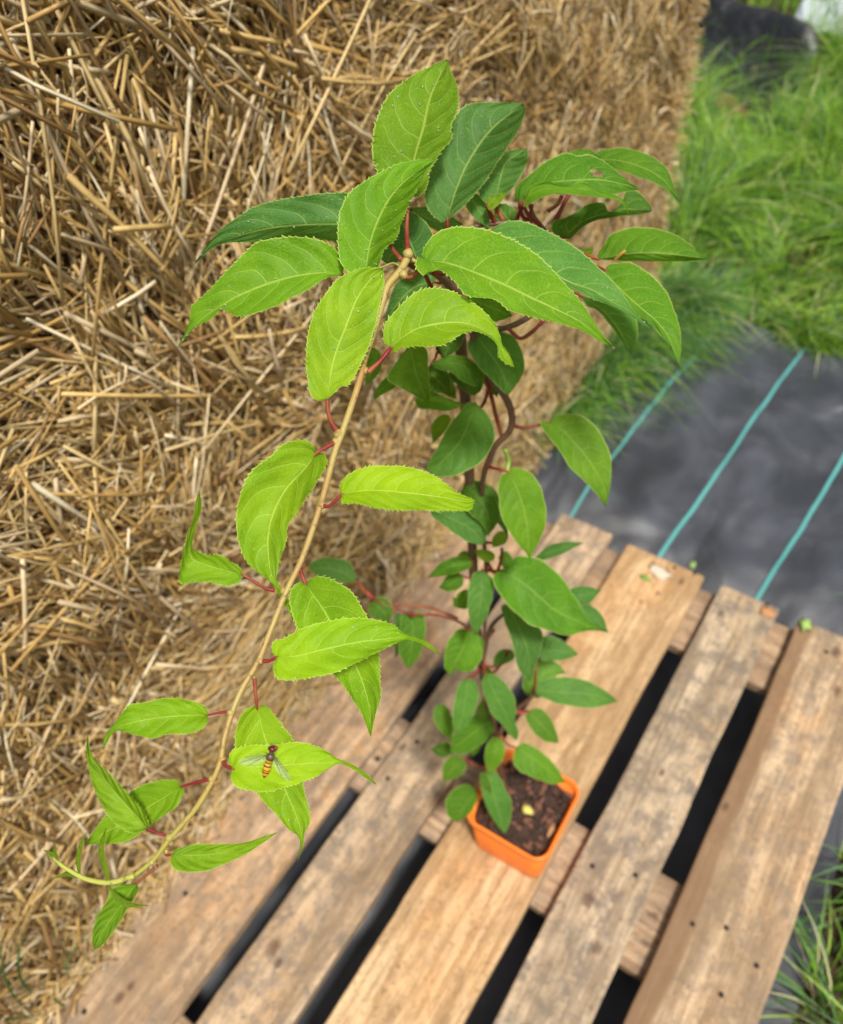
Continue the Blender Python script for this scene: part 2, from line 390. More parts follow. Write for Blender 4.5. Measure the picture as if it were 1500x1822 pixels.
# straw spilling on to the edge of the pallet and the ground at the foot of the bale
N = 1500; y = rng.uniform(-.4, 2.0, N); x = np.abs(rng.normal(size=N)) * .014 - .01
z = np.where(y < 1.2, .147, 0.012) + rng.uniform(0, .02, N); ang = rng.normal(size=N) * .6 + 1.57
D = np.stack([np.cos(ang), np.sin(ang), rng.normal(size=N) * .15], 1)
parts.append(strands('t', np.stack([x, y, z], 1), D, np.tile([0., 0, 1], (N, 1)), rng.uniform(.02, .08, N), rng.uniform(.0015, .0035, N), straw_tint(N), M_STRAW, bend=.1))
def join(objs, name):
    V = []; Fs = []; T = []; b = 0
    for o in objs:
        me = o.data; v = np.empty(len(me.vertices) * 3, np.float32); me.vertices.foreach_get('co', v)
        f = np.empty(len(me.loops), np.int32); me.loops.foreach_get('vertex_index', f)
        t = np.empty(len(me.vertices) * 4, np.float32); me.color_attributes['tint'].data.foreach_get('color', t)
        V.append(v.reshape(-1, 3)); Fs.append(f.reshape(-1, 4) + b); T.append(t.reshape(-1, 4)); b += len(me.vertices)
        bpy.data.objects.remove(o); bpy.data.meshes.remove(me)
    return mesh(name, np.vstack(V), np.vstack(Fs), M_STRAW, tint=np.vstack(T))
st = join(parts, 'straw'); put(st, bale); st['kind'] = 'stuff'

# ------------------------------------------------------------------ grass
def grass(name, P, H, Wd, lean, tint, label, seg=5, dirs=None):
    N = len(P); a = rng.uniform(0, 2 * math.pi, N) if dirs is None else dirs
    if dirs is None: a = np.array([9 * mnoise.noise(Vector((q[0] * 2.3, q[1] * 2.3, .5))) + 3 * mnoise.noise(Vector((q[0] * 8, q[1] * 8, 3))) for q in P]) + rng.normal(size=N) * .55
    dx = np.stack([np.cos(a), np.sin(a), np.zeros(N)], 1); a2 = a + math.pi / 2 + rng.normal(size=N) * .6
    sx = np.stack([np.cos(a2), np.sin(a2), np.zeros(N)], 1); V = np.empty((N, seg + 1, 3, 3))
    for k in range(seg + 1):
        t = k / seg; th = lean * t
        c = P + dx * (H * lean * t * t * 0.75)[:, None] + np.array([0, 0, 1.0]) * (H * (t - 0.42 * np.minimum(lean, 1.5) * t ** 2.4))[:, None]
        w = (Wd * 0.5 * (1 - t ** 2.2) + 0.0002)[:, None]
        V[:, k, 0] = c - sx * w; V[:, k, 1] = c - np.array([0, 0, 1.0]) * w * .5; V[:, k, 2] = c + sx * w
    fl = []
    for k in range(seg):
        for q in range(2):
            i = k * 3 + q; fl.append([i, i + 1, i + 4, i + 3])
    Fq = ((np.arange(N) * (seg + 1) * 3)[:, None, None] + np.array(fl)[None]).reshape(-1, 4)
    T = np.repeat(tint, (seg + 1) * 3, axis=0); T = np.c_[T, np.ones(len(T))]
    o = mesh(name, V.reshape(-1, 3), Fq, M_GRASS, tint=T); tag(o, label, 'grass', kind='stuff'); return o
def grass_tint(N, dry=.05, blue=.25):
    pal = np.array([[.15, .32, .022], [.24, .43, .03], [.07, .20, .04], [.38, .54, .09], [.60, .58, .32], [.16, .31, .13]])
    dry += .01; r = 1 - dry - blue; k = rng.choice(6, N, p=[r * .4, r * .35, blue * .6, r * .25, dry, blue * .4])
    return pal[k] * rng.uniform(.75, 1.2, (N, 1))
def inside(N, fn, xr, yr):
    out = []
    while len(out) < N:
        x, y = random.uniform(*xr), random.uniform(*yr)
        if random.random() < fn(x, y): out.append((x, y))
    return np.array(out)
def dens(x, y):
    d = 1.0
    if y < 2.20 + 0.02 * wave(x, y, 6): d = 0
    if -1.0 < x < -0.10 and 3.35 < y < 4.6: d *= 0.10          # the old sheet lies bare here
    if x < 0 and y < 2.10: d = 0
    return d * min(1, max(.06, .55 + 1.5 * wave(x, y, 7, 6)))
P = inside(30000, dens, (-1.3, 1.5), (2.1, 4.2)); P = np.c_[P, np.full(len(P), -.035)]
H = rng.uniform(.08, .34, len(P)) * (1 + .7 * np.array([wave(a, b, 3, 1) for a, b in P[:, :2]])) * np.clip(.32 + (P[:, 1] - 2.2) * 1.6, .32, 1)
grass('grass', P, H, rng.uniform(.003, .007, len(P)), rng.uniform(.3, 1.9, len(P)), grass_tint(len(P)), 'long bright green grass growing beyond the black sheet beside the bale')
P = inside(26000, lambda x, y: 0.1 if (-1.3 < x < -.25 and y < 4.6) else (.8 if (-.5 < x < .15 and y < 5.1) else 1.0), (-3.5, 2.5), (4.0, 9.0)); P = np.c_[P, np.full(len(P), -.035)]
grass('far_grass', P, rng.uniform(.12, .34, len(P)), rng.uniform(.004, .008, len(P)), rng.uniform(.3, 1.4, len(P)), grass_tint(len(P)), 'tall dark green grass behind the folded black sheet at the top')
# tussock at the foot of the bale, over the sheet
P = inside(3800, lambda x, y: math.exp(-((x - (-.01 + .12 * max(0, y - 1.75))) / (.035 + .10 * max(0, y - 1.7))) ** 2) * (.3 + max(0, y - 1.5)), (-.12, .3), (1.5, 2.22)); P = np.c_[P, np.full(len(P), .0)]
grass('tussock_grass', P, rng.uniform(.06, .22, len(P)), rng.uniform(.0025, .0055, len(P)), rng.uniform(.5, 1.9, len(P)), grass_tint(len(P), .05, .65), 'grass tuft leaning over the black sheet at the foot of the bale', dirs=rng.normal(size=len(P)) * .9 - .5)
P = inside(7000, lambda x, y: 1.0 if x > .872 else .25, (.845, 1.5), (-.2, 1.5)); P = np.c_[P, np.full(len(P), -.035)]
grass('side_grass', P, rng.uniform(.07, .22, len(P)), rng.uniform(.0025, .005, len(P)), rng.uniform(.4, 1.6, len(P)), grass_tint(len(P), .07, .4), 'dark green grass growing along the right side of the pallet')
# a few blades that grow out of the foot of the bale on the left
P = np.array([at(x, y, d) for x, y, d in ((60, 1700, 1.0), (0, 1640, .98), (110, 1760, 1.02), (40, 1790, 1.0))]); P[:, 0] += .0
Pn = np.repeat(P, 2, axis=0) + rng.normal(size=(8, 3)) * .02
grass('stray_grass', Pn, rng.uniform(.08, .14, 8), rng.uniform(.003, .005, 8), rng.uniform(.3, .9, 8), grass_tint(8, 0, .9) * .6, 'few dark green blades growing out of the straw at lower left')

# old sheet and other things far back
def sheet_thing(name, x0, x1, y0, y1, fn, mat, label, cat, nx=70, ny=70, rag=.03):
    V = []; xs = np.linspace(x0, x1, nx); ys = np.linspace(y0, y1, ny)
    for y in ys:
        for x in xs:
            xx = x + rag * wave(y, x, 5, 3); yy = y + rag * wave(x, y, 5, 8); V.append((xx, yy, fn(xx, yy)))
    idx = np.arange(len(V)).reshape(ny, nx); Fq = np.stack([idx[:-1, :-1], idx[:-1, 1:], idx[1:, 1:], idx[1:, :-1]], -1).reshape(-1, 4)
    return tag(mesh(name, V, Fq, mat), label, cat)
def oldz(x, y):
    l = y - (4.22 - 0.42 * (x + .6))
    return -0.01 + 0.17 * math.exp(-(l / .10) ** 2) * (1 if x < -.2 else math.exp(-((x + .2) / .15) ** 2)) + 0.03 * wave(x, y, 4, 2) + 0.01 * wave(x, y, 13, 2)
sheet_thing('folded_fabric', -1.6, -.02, 3.3, 4.55, oldz, simple('old_black_sheet', (.012, .013, .017), .45, .6, 7, .4, (1.0, .05)), 'old black sheet with a raised fold lying in the grass far behind', 'ground sheet')
M_WHITE = simple('white_plastic', (0.42, 0.48, 0.50), 0.35, 0.5, 40, 0.1)
sheet_thing('white_plastic_sheet', -.34, 0.25, 4.4, 5.1, lambda x, y: .04 + .05 * wave(x, y, 6, 4) + .03 * wave(x, y, 17, 4), M_WHITE, 'crumpled white plastic lying in tall grass at the top right corner', 'plastic sheet')
g = Geo(); g.add(blob_geo((-.45, 3.55, .0), .16, 3, 3, (1.3, .8, .14), .5)); g.add(blob_geo((-.33, 3.42, .0), .09, 5, 3, (1.2, .8, .18), .5))
tag(mesh('earth_patch', g.V, g.F, simple('red_soil', (0.20, 0.09, 0.055), .9, .1, 40, .4)), kind='structure')

# ------------------------------------------------------------------ pallet
def wood_material(name, light, dark, warm, knots, seed, ax='Y', grey=.3, wane=None):
    light, dark, warm = [tuple(v * .93 * w_ for v, w_ in zip(q, (1.04, .99, .92))) for q in (light, dark, warm)]
    """knots: list of (x, y, r) in world metres on the board's top face"""
    m, n, p = newmat(name); b = NB(n); tc = b.n('ShaderNodeTexCoord').outputs['Object']
    sep = b.n('ShaderNodeSeparateXYZ'); b.l(tc, sep.inputs[0]); X, Y, Z = sep.outputs
    km = None; push = None
    for (kx, ky, kr) in knots:
        dx = b.math('MULTIPLY', b.math('SUBTRACT', X, kx), 1 / kr); dy = b.math('MULTIPLY', b.math('SUBTRACT', Y, ky), 1 / kr)
        if ax == 'Y': dy_ = b.math('MULTIPLY', dy, .6); q = b.math('ADD', b.math('MULTIPLY', dx, dx), b.math('MULTIPLY', dy_, dy_)); ps = dx
        else: dx_ = b.math('MULTIPLY', dx, .6); q = b.math('ADD', b.math('MULTIPLY', dx_, dx_), b.math('MULTIPLY', dy, dy)); ps = dy
        d = b.math('SQRT', q); k = b.smooth(b.math('ADD', d, b.math('MULTIPLY_ADD', b.noise(tc, 130, 3), 1.2, -.6)), 1.2, .35); km = k if km is None else b.math('MAXIMUM', km, k)
        pu = b.math('MULTIPLY', b.math('MULTIPLY', b.math('EXPONENT', b.math('MULTIPLY', q, -.22)), kr * .9), b.math('SIGN', ps))
        push = pu if push is None else b.math('ADD', push, pu)
    vec = tc
    if push is not None:
        cx = b.n('ShaderNodeCombineXYZ'); b.l(push, cx.inputs[0 if ax == 'Y' else 1]); va = b.n('ShaderNodeVectorMath', operation='SUBTRACT')
        b.l(tc, va.inputs[0]); b.l(cx.outputs[0], va.inputs[1]); vec = va.outputs[0]
    sc = (1, .055, 1) if ax == 'Y' else (.055, 1, 1)
    g1 = b.noise(b.mapping(vec, sc, (seed, seed * .7, 0)), 70, 4, .6, .5)
    g2 = b.noise(b.mapping(vec, tuple(v if v == 1 else .02 for v in sc), (seed * 2, 0, 0)), 330, 3, .6)
    g3 = b.noise(b.mapping(tc, tuple(v if v == 1 else .3 for v in sc), (0, seed, 0)), 9, 4, .65)
    g4 = b.noise(b.mapping(tc, (1, 1, 1), (seed * 3, 0, 0)), 28, 5, .7)
    c = b.mix(b.smooth(g1, .38, .62), tuple(min(1, v * 1.12) for v in light), tuple(v * .88 for v in dark))
    c = b.mix(b.math('MULTIPLY', b.smooth(g2, .45, .7), .60), c, tuple(v * .55 for v in dark))
    c = b.mix(b.math('MULTIPLY', b.smooth(g3, .45, .75), .75), c, warm)
    c = b.mix(b.math('MULTIPLY', b.smooth(g4, .44, .6), min(.9, grey * 1.25)), c, (0.20, 0.165, 0.13))
    g5 = b.noise(tc, 140, 4, .7); c = b.mix(b.math('MULTIPLY', b.smooth(g5, .54, .68), .65), c, (.12, .08, .055)); g6 = b.noise(b.mapping(tc, (1, .35, 1) if ax == 'Y' else (.35, 1, 1), (seed, 9, 0)), 45, 5, .75); c = b.mix(b.math('MULTIPLY', b.smooth(g6, .5, .66), .42), c, tuple(min(1, v * 1.35) for v in light)); c = b.mix(b.math('MULTIPLY', b.smooth(g6, .48, .34), .65), c, tuple(v * .55 for v in dark))
    st_ = b.noise(b.mapping(tc, (1, .22, 1) if ax == 'Y' else (.22, 1, 1), (seed, 3, 0)), 6.5, 5, .7); c = b.mix(b.math('MULTIPLY', b.smooth(st_, .47, .62), .62), c, tuple(v * .60 for v in dark))
    if wane:
        wn = b.math('ADD', X, b.math('MULTIPLY_ADD', b.noise(b.mapping(tc, (1, .25, 1)), 16, 4, .6), -.03, .015)); c = b.mix(b.math('MULTIPLY', b.smooth(wn, wane + .004, wane - .004), .8), c, (.20, .115, .06))
    if km is not None:
        rr = b.noise(tc, 200, 3, .6)
        c = b.mix(b.math('MULTIPLY', km, .75), c, b.mix(rr, (.035, .02, .014), (.16, .085, .05)))
    b.l(c, p.inputs['Base Color']); p.inputs['Roughness'].default_value = .72; p.inputs['Specular IOR Level'].default_value = .25
    h = b.math('ADD', b.math('MULTIPLY', g2, .7), b.math('ADD', b.math('MULTIPLY', g1, .6), b.math('MULTIPLY', g5, .4)))
    b.l(b.bump(h, .8, .002), p.inputs['Normal']); return m

def board(name, x0, x1, y0, y1, z0, z1, mat, long='Y', bev=.003, seed=0):
    """a sawn board: slightly wavy edges and rough corners"""
    bm = bmesh.new(); bmesh.ops.create_cube(bm, size=1)
    for v in bm.verts:
        v.co = Vector(((x0 + x1) / 2 + v.co.x * (x1 - x0), (y0 + y1) / 2 + v.co.y * (y1 - y0), (z0 + z1) / 2 + v.co.z * (z1 - z0)))
    a = 1 if long == 'Y' else 0
    es = [e for e in bm.edges if abs((e.verts[0].co - e.verts[1].co)[a]) > .05]
    if abs((y1 - y0) - (x1 - x0)) > .02: bmesh.ops.subdivide_edges(bm, edges=es, cuts=40, use_grid_fill=True)
    sh = [e for e in bm.edges if len(e.link_faces) == 2 and e.calc_face_angle(0) > 1.0]
    bmesh.ops.bevel(bm, geom=sh, offset=bev, segments=2, affect='EDGES', profile=.5)
    for v in bm.verts:
        k = 7 if long == 'Y' else 9
        t = v.co.y if long == 'Y' else v.co.x; side = v.co.x > (x0 + x1) / 2 if long == 'Y' else v.co.y > (y0 + y1) / 2
        w = .0022 * mnoise.noise(Vector((t * k, seed + side * 5, 0))) + .0012 * mnoise.noise(Vector((t * 45, seed + side * 7, 2)))
        if long == 'Y': v.co.x += w
        else: v.co.y += w
        v.co.z += .0007 * mnoise.noise(Vector((v.co.x * 20, v.co.y * 6, seed)))
    me = bpy.data.meshes.new(name); bm.to_mesh(me); bm.free(); me.materials.append(mat)
    for p_ in me.polygons: p_.use_smooth = False
    o = bpy.data.objects.new(name, me); col.objects.link(o); return put(o, pallet)

pallet = empty('wooden_pallet', (0.4, 0.6, 0)); tag(pallet, 'weathered wooden pallet of five slats with an orange pot on it', 'pallet')
def onz(x, y, z):
    d = RC.T @ np.array([(x - 750) / F, (y - 911) / F, 1]); t = (z - CC[2]) / d[2]; return (CC + d * t)[:2]
def kn(pts, z=.144): return [(*onz(x, y, z), r) for x, y, r in pts]
tops = [
    (0.000, .148, -.02, 1.200, ((.52, .385, .255), (.38, .265, .165), (.54, .32, .16)), kn([(212, 1775, .007), (232, 1755, .005), (430, 1420, .005)]), .45),
    (.176, .287, -.02, 1.213, ((.50, .385, .27), (.34, .25, .165), (.50, .33, .185)), kn([(487, 1685, .010), (495, 1715, .006), (716, 1330, .006)]), .6),
    (.323, .479, -.01, 1.207, ((.62, .45, .27), (.48, .31, .155), (.62, .33, .13)), kn([(1212, 1035, .007), (1170, 1055, .005), (1140, 1070, .004)]), .12),
    (.511, .619, -.02, 1.206, ((.50, .41, .30), (.34, .265, .185), (.47, .34, .20)), kn([(1047, 1599, .009), (1061, 1688, .008), (1178, 1375, .005), (1283, 1090, .006)]), .8),
    (.655, .8015, -.02, 1.205, ((.55, .42, .28), (.38, .27, .17), (.58, .34, .165)), kn([(1290, 1435, .006), (1487, 1160, .008), (1490, 1230, .007)]), .45)]
M_NAIL = simple('nail', (0.025, 0.018, 0.014), .7, .3)
boards = []
for i, (x0, x1, y0, y1, cc, ks, gr) in enumerate(tops):
    mt = wood_material('slat_wood_%d' % i, *cc, ks, 3.7 * i + 1.3, 'Y', gr, .683 if i == 4 else None)
    boards.append(board('top_board', x0, x1, y0, y1, .1222, .144, mt, 'Y', seed=i * 3.1))
crosspos = [(0.0, .145), (.5275, .6725), (1.048, 1.193)]
cross = []
for i, (a, c) in enumerate(crosspos):
    mt = wood_material('cross_wood_%d' % i, (.50, .37, .25), (.34, .23, .15), (.50, .32, .18), [(.635, .61, .007), (.64, .57, .006)] if i == 1 else [], 8.8 + i * 2.2, 'X', .4)
    cross.append(board('cross_board', .001, .799, a, c, .1, .1218, mt, 'X', seed=20 + i))
mtb = wood_material('block_wood', (.38, .27, .19), (.28, .19, .13), (.38, .25, .16), [], 4.4, 'Y', .5)
for (a, c) in crosspos:
    for (x0, x1) in ((.003, .1), (.35, .45), (.7, .797)):
        board('block', x0, x1, a + .002, c - .002, .0221, .0998, mtb, 'Y', seed=x0 * 9 + a)
for (x0, x1) in ((.003, .1), (.35, .45), (.7, .797)):
    board('bottom_board', x0, x1, 0, 1.195, .0, .022, mtb, 'Y', seed=x0 * 5)
# nails driven into the boards, each its own small piece
nails = [(1054, 1541, 3), (1131, 1557, 3), (1232, 1644, 4), (1292, 1651, 4), (1346, 1718, 4), (1283, 1770, 4), (1236, 1020, 2), (1200, 1010, 2), (1470, 1160, 4), (1365, 1075, 3), (672, 1350, 1), (742, 1320, 1), (690, 1385, 1), (330, 1590, 0), (150, 1800, 0), (455, 1395, 0)]
for (x, y, bi) in nails:
    w = onz(x, y, .144); g = Geo(); V = []; k = 10
    for q in range(k): V.append((w[0] + .0042 * math.cos(q * 2 * math.pi / k), w[1] + .0042 * math.sin(q * 2 * math.pi / k), .1432))
    for q in range(k): V.append((w[0] + .0037 * math.cos(q * 2 * math.pi / k), w[1] + .0037 * math.sin(q * 2 * math.pi / k), .1449))
    Fc = [(q, (q + 1) % k, k + (q + 1) % k, k + q) for q in range(k)] + [tuple(range(k, 2 * k))]
    o = mesh('nail', V, Fc, M_NAIL, smooth=False); o.parent = boards[bi]

# ------------------------------------------------------------------ orange pot with soil
PC = np.array([.4195, .6055]); PZ = .1445
def rsq(h, rc, z, ox=0, oy=0, n=10, rot=0.03):
    out = []
    for cx, cy, a0 in ((1, 1, 0), (-1, 1, 90), (-1, -1, 180), (1, -1, 270)):
        for k in range(n):
            a = math.radians(a0 + 90 * k / (n - 1)); x = cx * (h - rc) + rc * math.cos(a); y = cy * (h - rc) + rc * math.sin(a)
            out.append((PC[0] + ox + x * math.cos(rot) - y * math.sin(rot), PC[1] + oy + x * math.sin(rot) + y * math.cos(rot), z))
    return out
def loft(rings, cap0=False, cap1=False):
    V = []; Fc = []; k = len(rings[0])
    for r in rings: V += r
    for i in range(len(rings) - 1):
        for q in range(k): a, b = i * k + q, i * k + (q + 1) % k; Fc.append((a, b, b + k, a + k))
    if cap0: Fc.append(tuple(range(k - 1, -1, -1)))
    if cap1: Fc.append(tuple(range((len(rings) - 1) * k, len(rings) * k)))
    return V, Fc
def pot_material():
    m, n, p = newmat('orange_plastic'); b = NB(n); p.inputs['Specular IOR Level'].default_value = .35; tc = b.n('ShaderNodeTexCoord').outputs['Object']
    f = b.noise(tc, 35, 4, .6); c = b.mix(b.smooth(f, .45, .75), (.90, .22, .028), (.78, .18, .035))
    d = b.smooth(b.noise(tc, 95, 3), .66, .76); c = b.mix(b.math('MULTIPLY', d, .75), c, (.16, .06, .03))
    b.l(c, p.inputs['Base Color']); p.inputs['Roughness'].default_value = .38; p.inputs['Subsurface Weight'].default_value = .15
    p.inputs['Subsurface Radius'].default_value = (.004, .001, .0005); return m
M_POT = pot_material()
pot = empty('plant_pot', (PC[0], PC[1], PZ)); tag(pot, 'small square orange plastic pot of dark soil standing on the middle slat', 'plant pot')
V, Fc = loft([rsq(.052, .014, PZ + .001), rsq(.0545, .016, PZ + .002), rsq(.0555, .017, PZ + .008), rsq(.0590, .018, PZ + .104), rsq(.057, .017, PZ + .105), rsq(.052, .014, PZ + .008)], cap0=True, cap1=True)
put(mesh('pot_wall', V, Fc, M_POT), pot)
V, Fc = loft([rsq(.0591, .018, PZ + .098), rsq(.0622, .020, PZ + .099), rsq(.0634, .021, PZ + .102), rsq(.0645, .021, PZ + .1140), rsq(.0636, .021, PZ + .1165), rsq(.0616, .020, PZ + .1168), rsq(.0602, .019, PZ + .1155), rsq(.0585, .018, PZ + .098)])
put(mesh('rim', V, Fc, M_POT), pot)
M_DIRT = simple('potting_soil', (.050, .026, .017), .85, .35, 160, .7, (1.0, .004))
V = []; nn = 46
for j in range(nn):
    for i in range(nn):
        x = (i / (nn - 1) - .5) * 2; y = (j / (nn - 1) - .5) * 2; e = max(abs(x), abs(y))
        rr = math.hypot(x, y); cl = 1 - max(0, (rr - 1.12)) * .5
        X = PC[0] + x * .0565 * cl; Y = PC[1] + y * .0565 * cl
        V.append((X, Y, PZ + .099 - .004 * e ** 4 + .009 * mnoise.noise(Vector((X * 45, Y * 60, 2))) + .003 * mnoise.noise(Vector((X * 190, Y * 190, 2)))))
idx = np.arange(nn * nn).reshape(nn, nn); soil = put(mesh('soil', V, np.stack([idx[:-1, :-1], idx[:-1, 1:], idx[1:, 1:], idx[1:, :-1]], -1).reshape(-1, 4), M_DIRT, smooth=False), pot)
def bits(name, N, r0, r1, mat, seed, sq=(1, .7, .5)):
    g = Geo(); R = random.Random(seed)
    for q in range(N):
        x, y = R.uniform(-.05, .05), R.uniform(-.05, .05)
        a = R.uniform(.5, 1.5); g.add(blob_geo((PC[0] + x, PC[1] + y, PZ + .1015), R.uniform(r0, r1), seed + q, 1, (sq[0] * a, sq[1] / a, sq[2]), .6))
    o = mesh(name, g.V, g.F, mat, smooth=False); o.parent = soil; o.matrix_parent_inverse = soil.matrix_world.inverted(); return o
M_BIT = simple('bark_chips', (.16, .07, .045), .8, .3, 90, .5); M_PERL = simple('perlite', (.6, .55, .52), .7, .3, 90, .1); M_CLOD = simple('soil_clods', (.035, .018, .012), .8, .5, 90, .5)
def fixp(o): o.matrix_parent_inverse = Matrix.Identity(4); return o
for nm, N_, a_, b_, mm_, sd_ in (('soil_clods', 190, .0015, .0055, M_CLOD, 11), ('bark_chips', 70, .002, .0075, M_BIT, 900), ('perlite', 14, .0008, .0017, M_PERL, 1700)):
    o = bits(nm, N_, a_, b_, mm_, sd_); o.matrix_parent_inverse = Matrix.Identity(4); o['kind'] = 'stuff'
w = onz(938, 1442, .246); g = Geo().add(blob_geo((w[0], w[1], .2495), .0075, 4, 2, (1.2, .8, .5), .5))
tag(mesh('fallen_bud', g.V, g.F, simple('pale_yellow', (.62, .55, .14), .6, .3, 200, .3)), 'pale yellow shrivelled bud lying on the soil in the orange pot', 'bud')
w = onz(980, 1478, .246); g = Geo().add(blob_geo((w[0], w[1], .249), .011, 9, 2, (.35, 1.0, .3), .4))
tag(mesh('wood_chip', g.V, g.F, simple('chip', (.36, .20, .10), .7, .3, 200, .3)), 'long light brown wood chip on the soil near the right rim of the pot', 'wood chip')

# ------------------------------------------------------------------ the plant
plant = empty('kiwi_vine', (PC[0] - .02, PC[1] + .03, PZ + .10)); tag(plant, 'leafy climbing vine with red leaf stalks growing from the orange pot', 'plant')
YT = [300, 455, 540, 620, 740, 860, 960, 1060, 1180, 1300, 1395, 1500]
DT = [.50, .535, .59, .64, .69, .74, .80, .86, .95, 1.07, 1.16, 1.2]
def ds(y): return float(np.interp(y, YT, DT))
def stem(name, pts, mat, sides=10, n=None, nodes=()):
    """pts: (x, y, depth, radius in photo pixels)"""
    A = np.array([[*at(x, y, d), r * d / F] for x, y, d, r in pts]); n = n or max(16, len(pts) * 7)
    B = crs(A, n); rad = B[:, 3].copy() * (.86 if name == 'arching_shoot' else 1)
    for k in range(n): rad[k] *= 1 + .06 * mnoise.noise(Vector((k * .7, pts[0][0], 0)))
    g = Geo().add(tube_geo(B[:, :3], rad, sides))
    for (x, y, d, r) in nodes: g.add(blob_geo(at(x, y, d), r * .86 * d / F, int(x), 2, (1, 1, 1), .25))
    o = put(mesh(name, g.V, g.F, mat), plant); return B
dstake = [(897, 1405, 1.17, 7), (878, 1300, 1.075, 6.5), (856, 1180, .955, 7), (845, 1060, .865, 8), (840, 960, .805, 9), (836, 860, .745, 9.5), (830, 740, .695, 10), (822, 640, .65, 11), (815, 560, .61, 11), (806, 505, .58, 9)]
vine = [(893, 1400, 1.165, 4), (884, 1310, 1.065, 3.4), (862, 1215, .965, 3.2), (862, 1130, .895, 3.2), (866, 1040, .835, 3.4), (860, 940, .775, 4), (858, 860, .725, 5), (880, 797, .69, 5.5), (906, 768, .675, 6), (911, 738, .665, 6.5), (898, 705, .65, 6.5), (872, 670, .632, 6.5), (850, 625, .612, 7), (838, 580, .592, 7), (822, 540, .57, 7.5), (800, 508, .545, 8), (775, 485, .51, 8), (748, 470, .478, 8), (727, 458, .455, 8)]
br = [(727, 455, .452, 8), (712, 482, .448, 7.5), (690, 508, .444, 7.2), (680, 540, .442, 7), (665, 590, .440, 7), (648, 642, .436, 7), (637, 687, .431, 7), (610, 766, .424, 7), (595, 807, .42, 6.8), (572, 893, .412, 6.6), (539, 990, .403, 6.3), (509, 1053, .397, 6.2), (479, 1128, .391, 6.2), (460, 1176, .387, 6.2), (431, 1225, .383, 6), (412, 1270, .379, 6), (399, 1315, .376, 6), (393, 1351, .373, 5.8), (380, 1385, .371, 6), (350, 1436, .369, 6), (303, 1491, .368, 5.2), (273, 1530, .369, 4.8), (239, 1558, .371, 4.6)]
tipb = [(239, 1558, .371, 5), (197, 1570, .373, 4.8), (154, 1564, .376, 4.2), (115, 1543, .379, 3.4), (98, 1529, .381, 2.5), (84, 1517, .383, 1.2)]
nd = [(726, 452, .45, 11), (717, 489, .446, 10), (650, 660, .434, 9), (602, 772, .423, 10), (598, 786, .422, 9), (573, 899, .411, 9), (534, 1000, .403, 7), (505, 1052, .398, 8), (463, 1176, .387, 9), (411, 1268, .379, 8.5), (452, 1205, .386, 4), (396, 1352, .373, 8), (377, 1386, .371, 8), (302, 1490, .368, 9), (296, 1515, .368, 5), (270, 1534, .369, 6)]
rightv = [(838, 580, .592, 6), (870, 586, .592, 6), (905, 582, .585, 5.5), (945, 560, .58, 5.5), (975, 520, .575, 5), (985, 470, .57, 4.5), (975, 420, .565, 4), (950, 385, .56, 4), (942, 360, .56, 3.5)]
upv = [(806, 515, .58, 6), (800, 470, .565, 5), (812, 430, .56, 4), (840, 405, .56, 4), (880, 398, .56, 4), (905, 395, .56, 3.5)]
thin1 = [(832, 700, .68, 4), (800, 650, .66, 4), (770, 610, .63, 3.5), (740, 590, .60, 3), (700, 600, .6, 2.5)]
low1 = [(858, 1185, .95, 4), (872, 1120, .90, 4), (900, 1090, .88, 3.5), (925, 1075, .87, 3)]
low2 = [(845, 1130, .91, 3.2), (820, 1108, .90, 2.4), (780, 1095, .90, 2), (735, 1092, .89, 1.8), (695, 1080, .885, 1.6), (660, 1062, .88, 1.5)]
low3 = [(882, 1320, 1.07, 5), (905, 1275, 1.03, 4.5), (935, 1250, 1.0, 4), (950, 1235, .985, 3.5)]
curves = []
curves.append(stem('main_stem', dstake, M_BARK, 12)); curves.append(stem('twining_stem', vine, M_BARK, 10))
brB = stem('arching_shoot', br, M_BRANCH, 12, 150, nd); stem('shoot_tip', tipb, M_TIP, 10, 40, [(196, 1570, .373, 6), (141, 1558, .377, 5)])
for nm, p_ in (('side_stem', rightv), ('side_stem', upv), ('side_stem', thin1), ('side_stem', low1), ('side_stem', low2), ('side_stem', low3)):
    curves.append(stem(nm, p_, M_BARK if p_ is not low2 else M_PET, 8))
allpts = np.vstack([c[:, :3] for c in curves])
allpx = []
for w in allpts:
    c = RC @ (w - CC); allpx.append((750 + F * c[0] / c[2], 911 + F * c[1] / c[2], c[2]))
allpx = np.array(allpx)

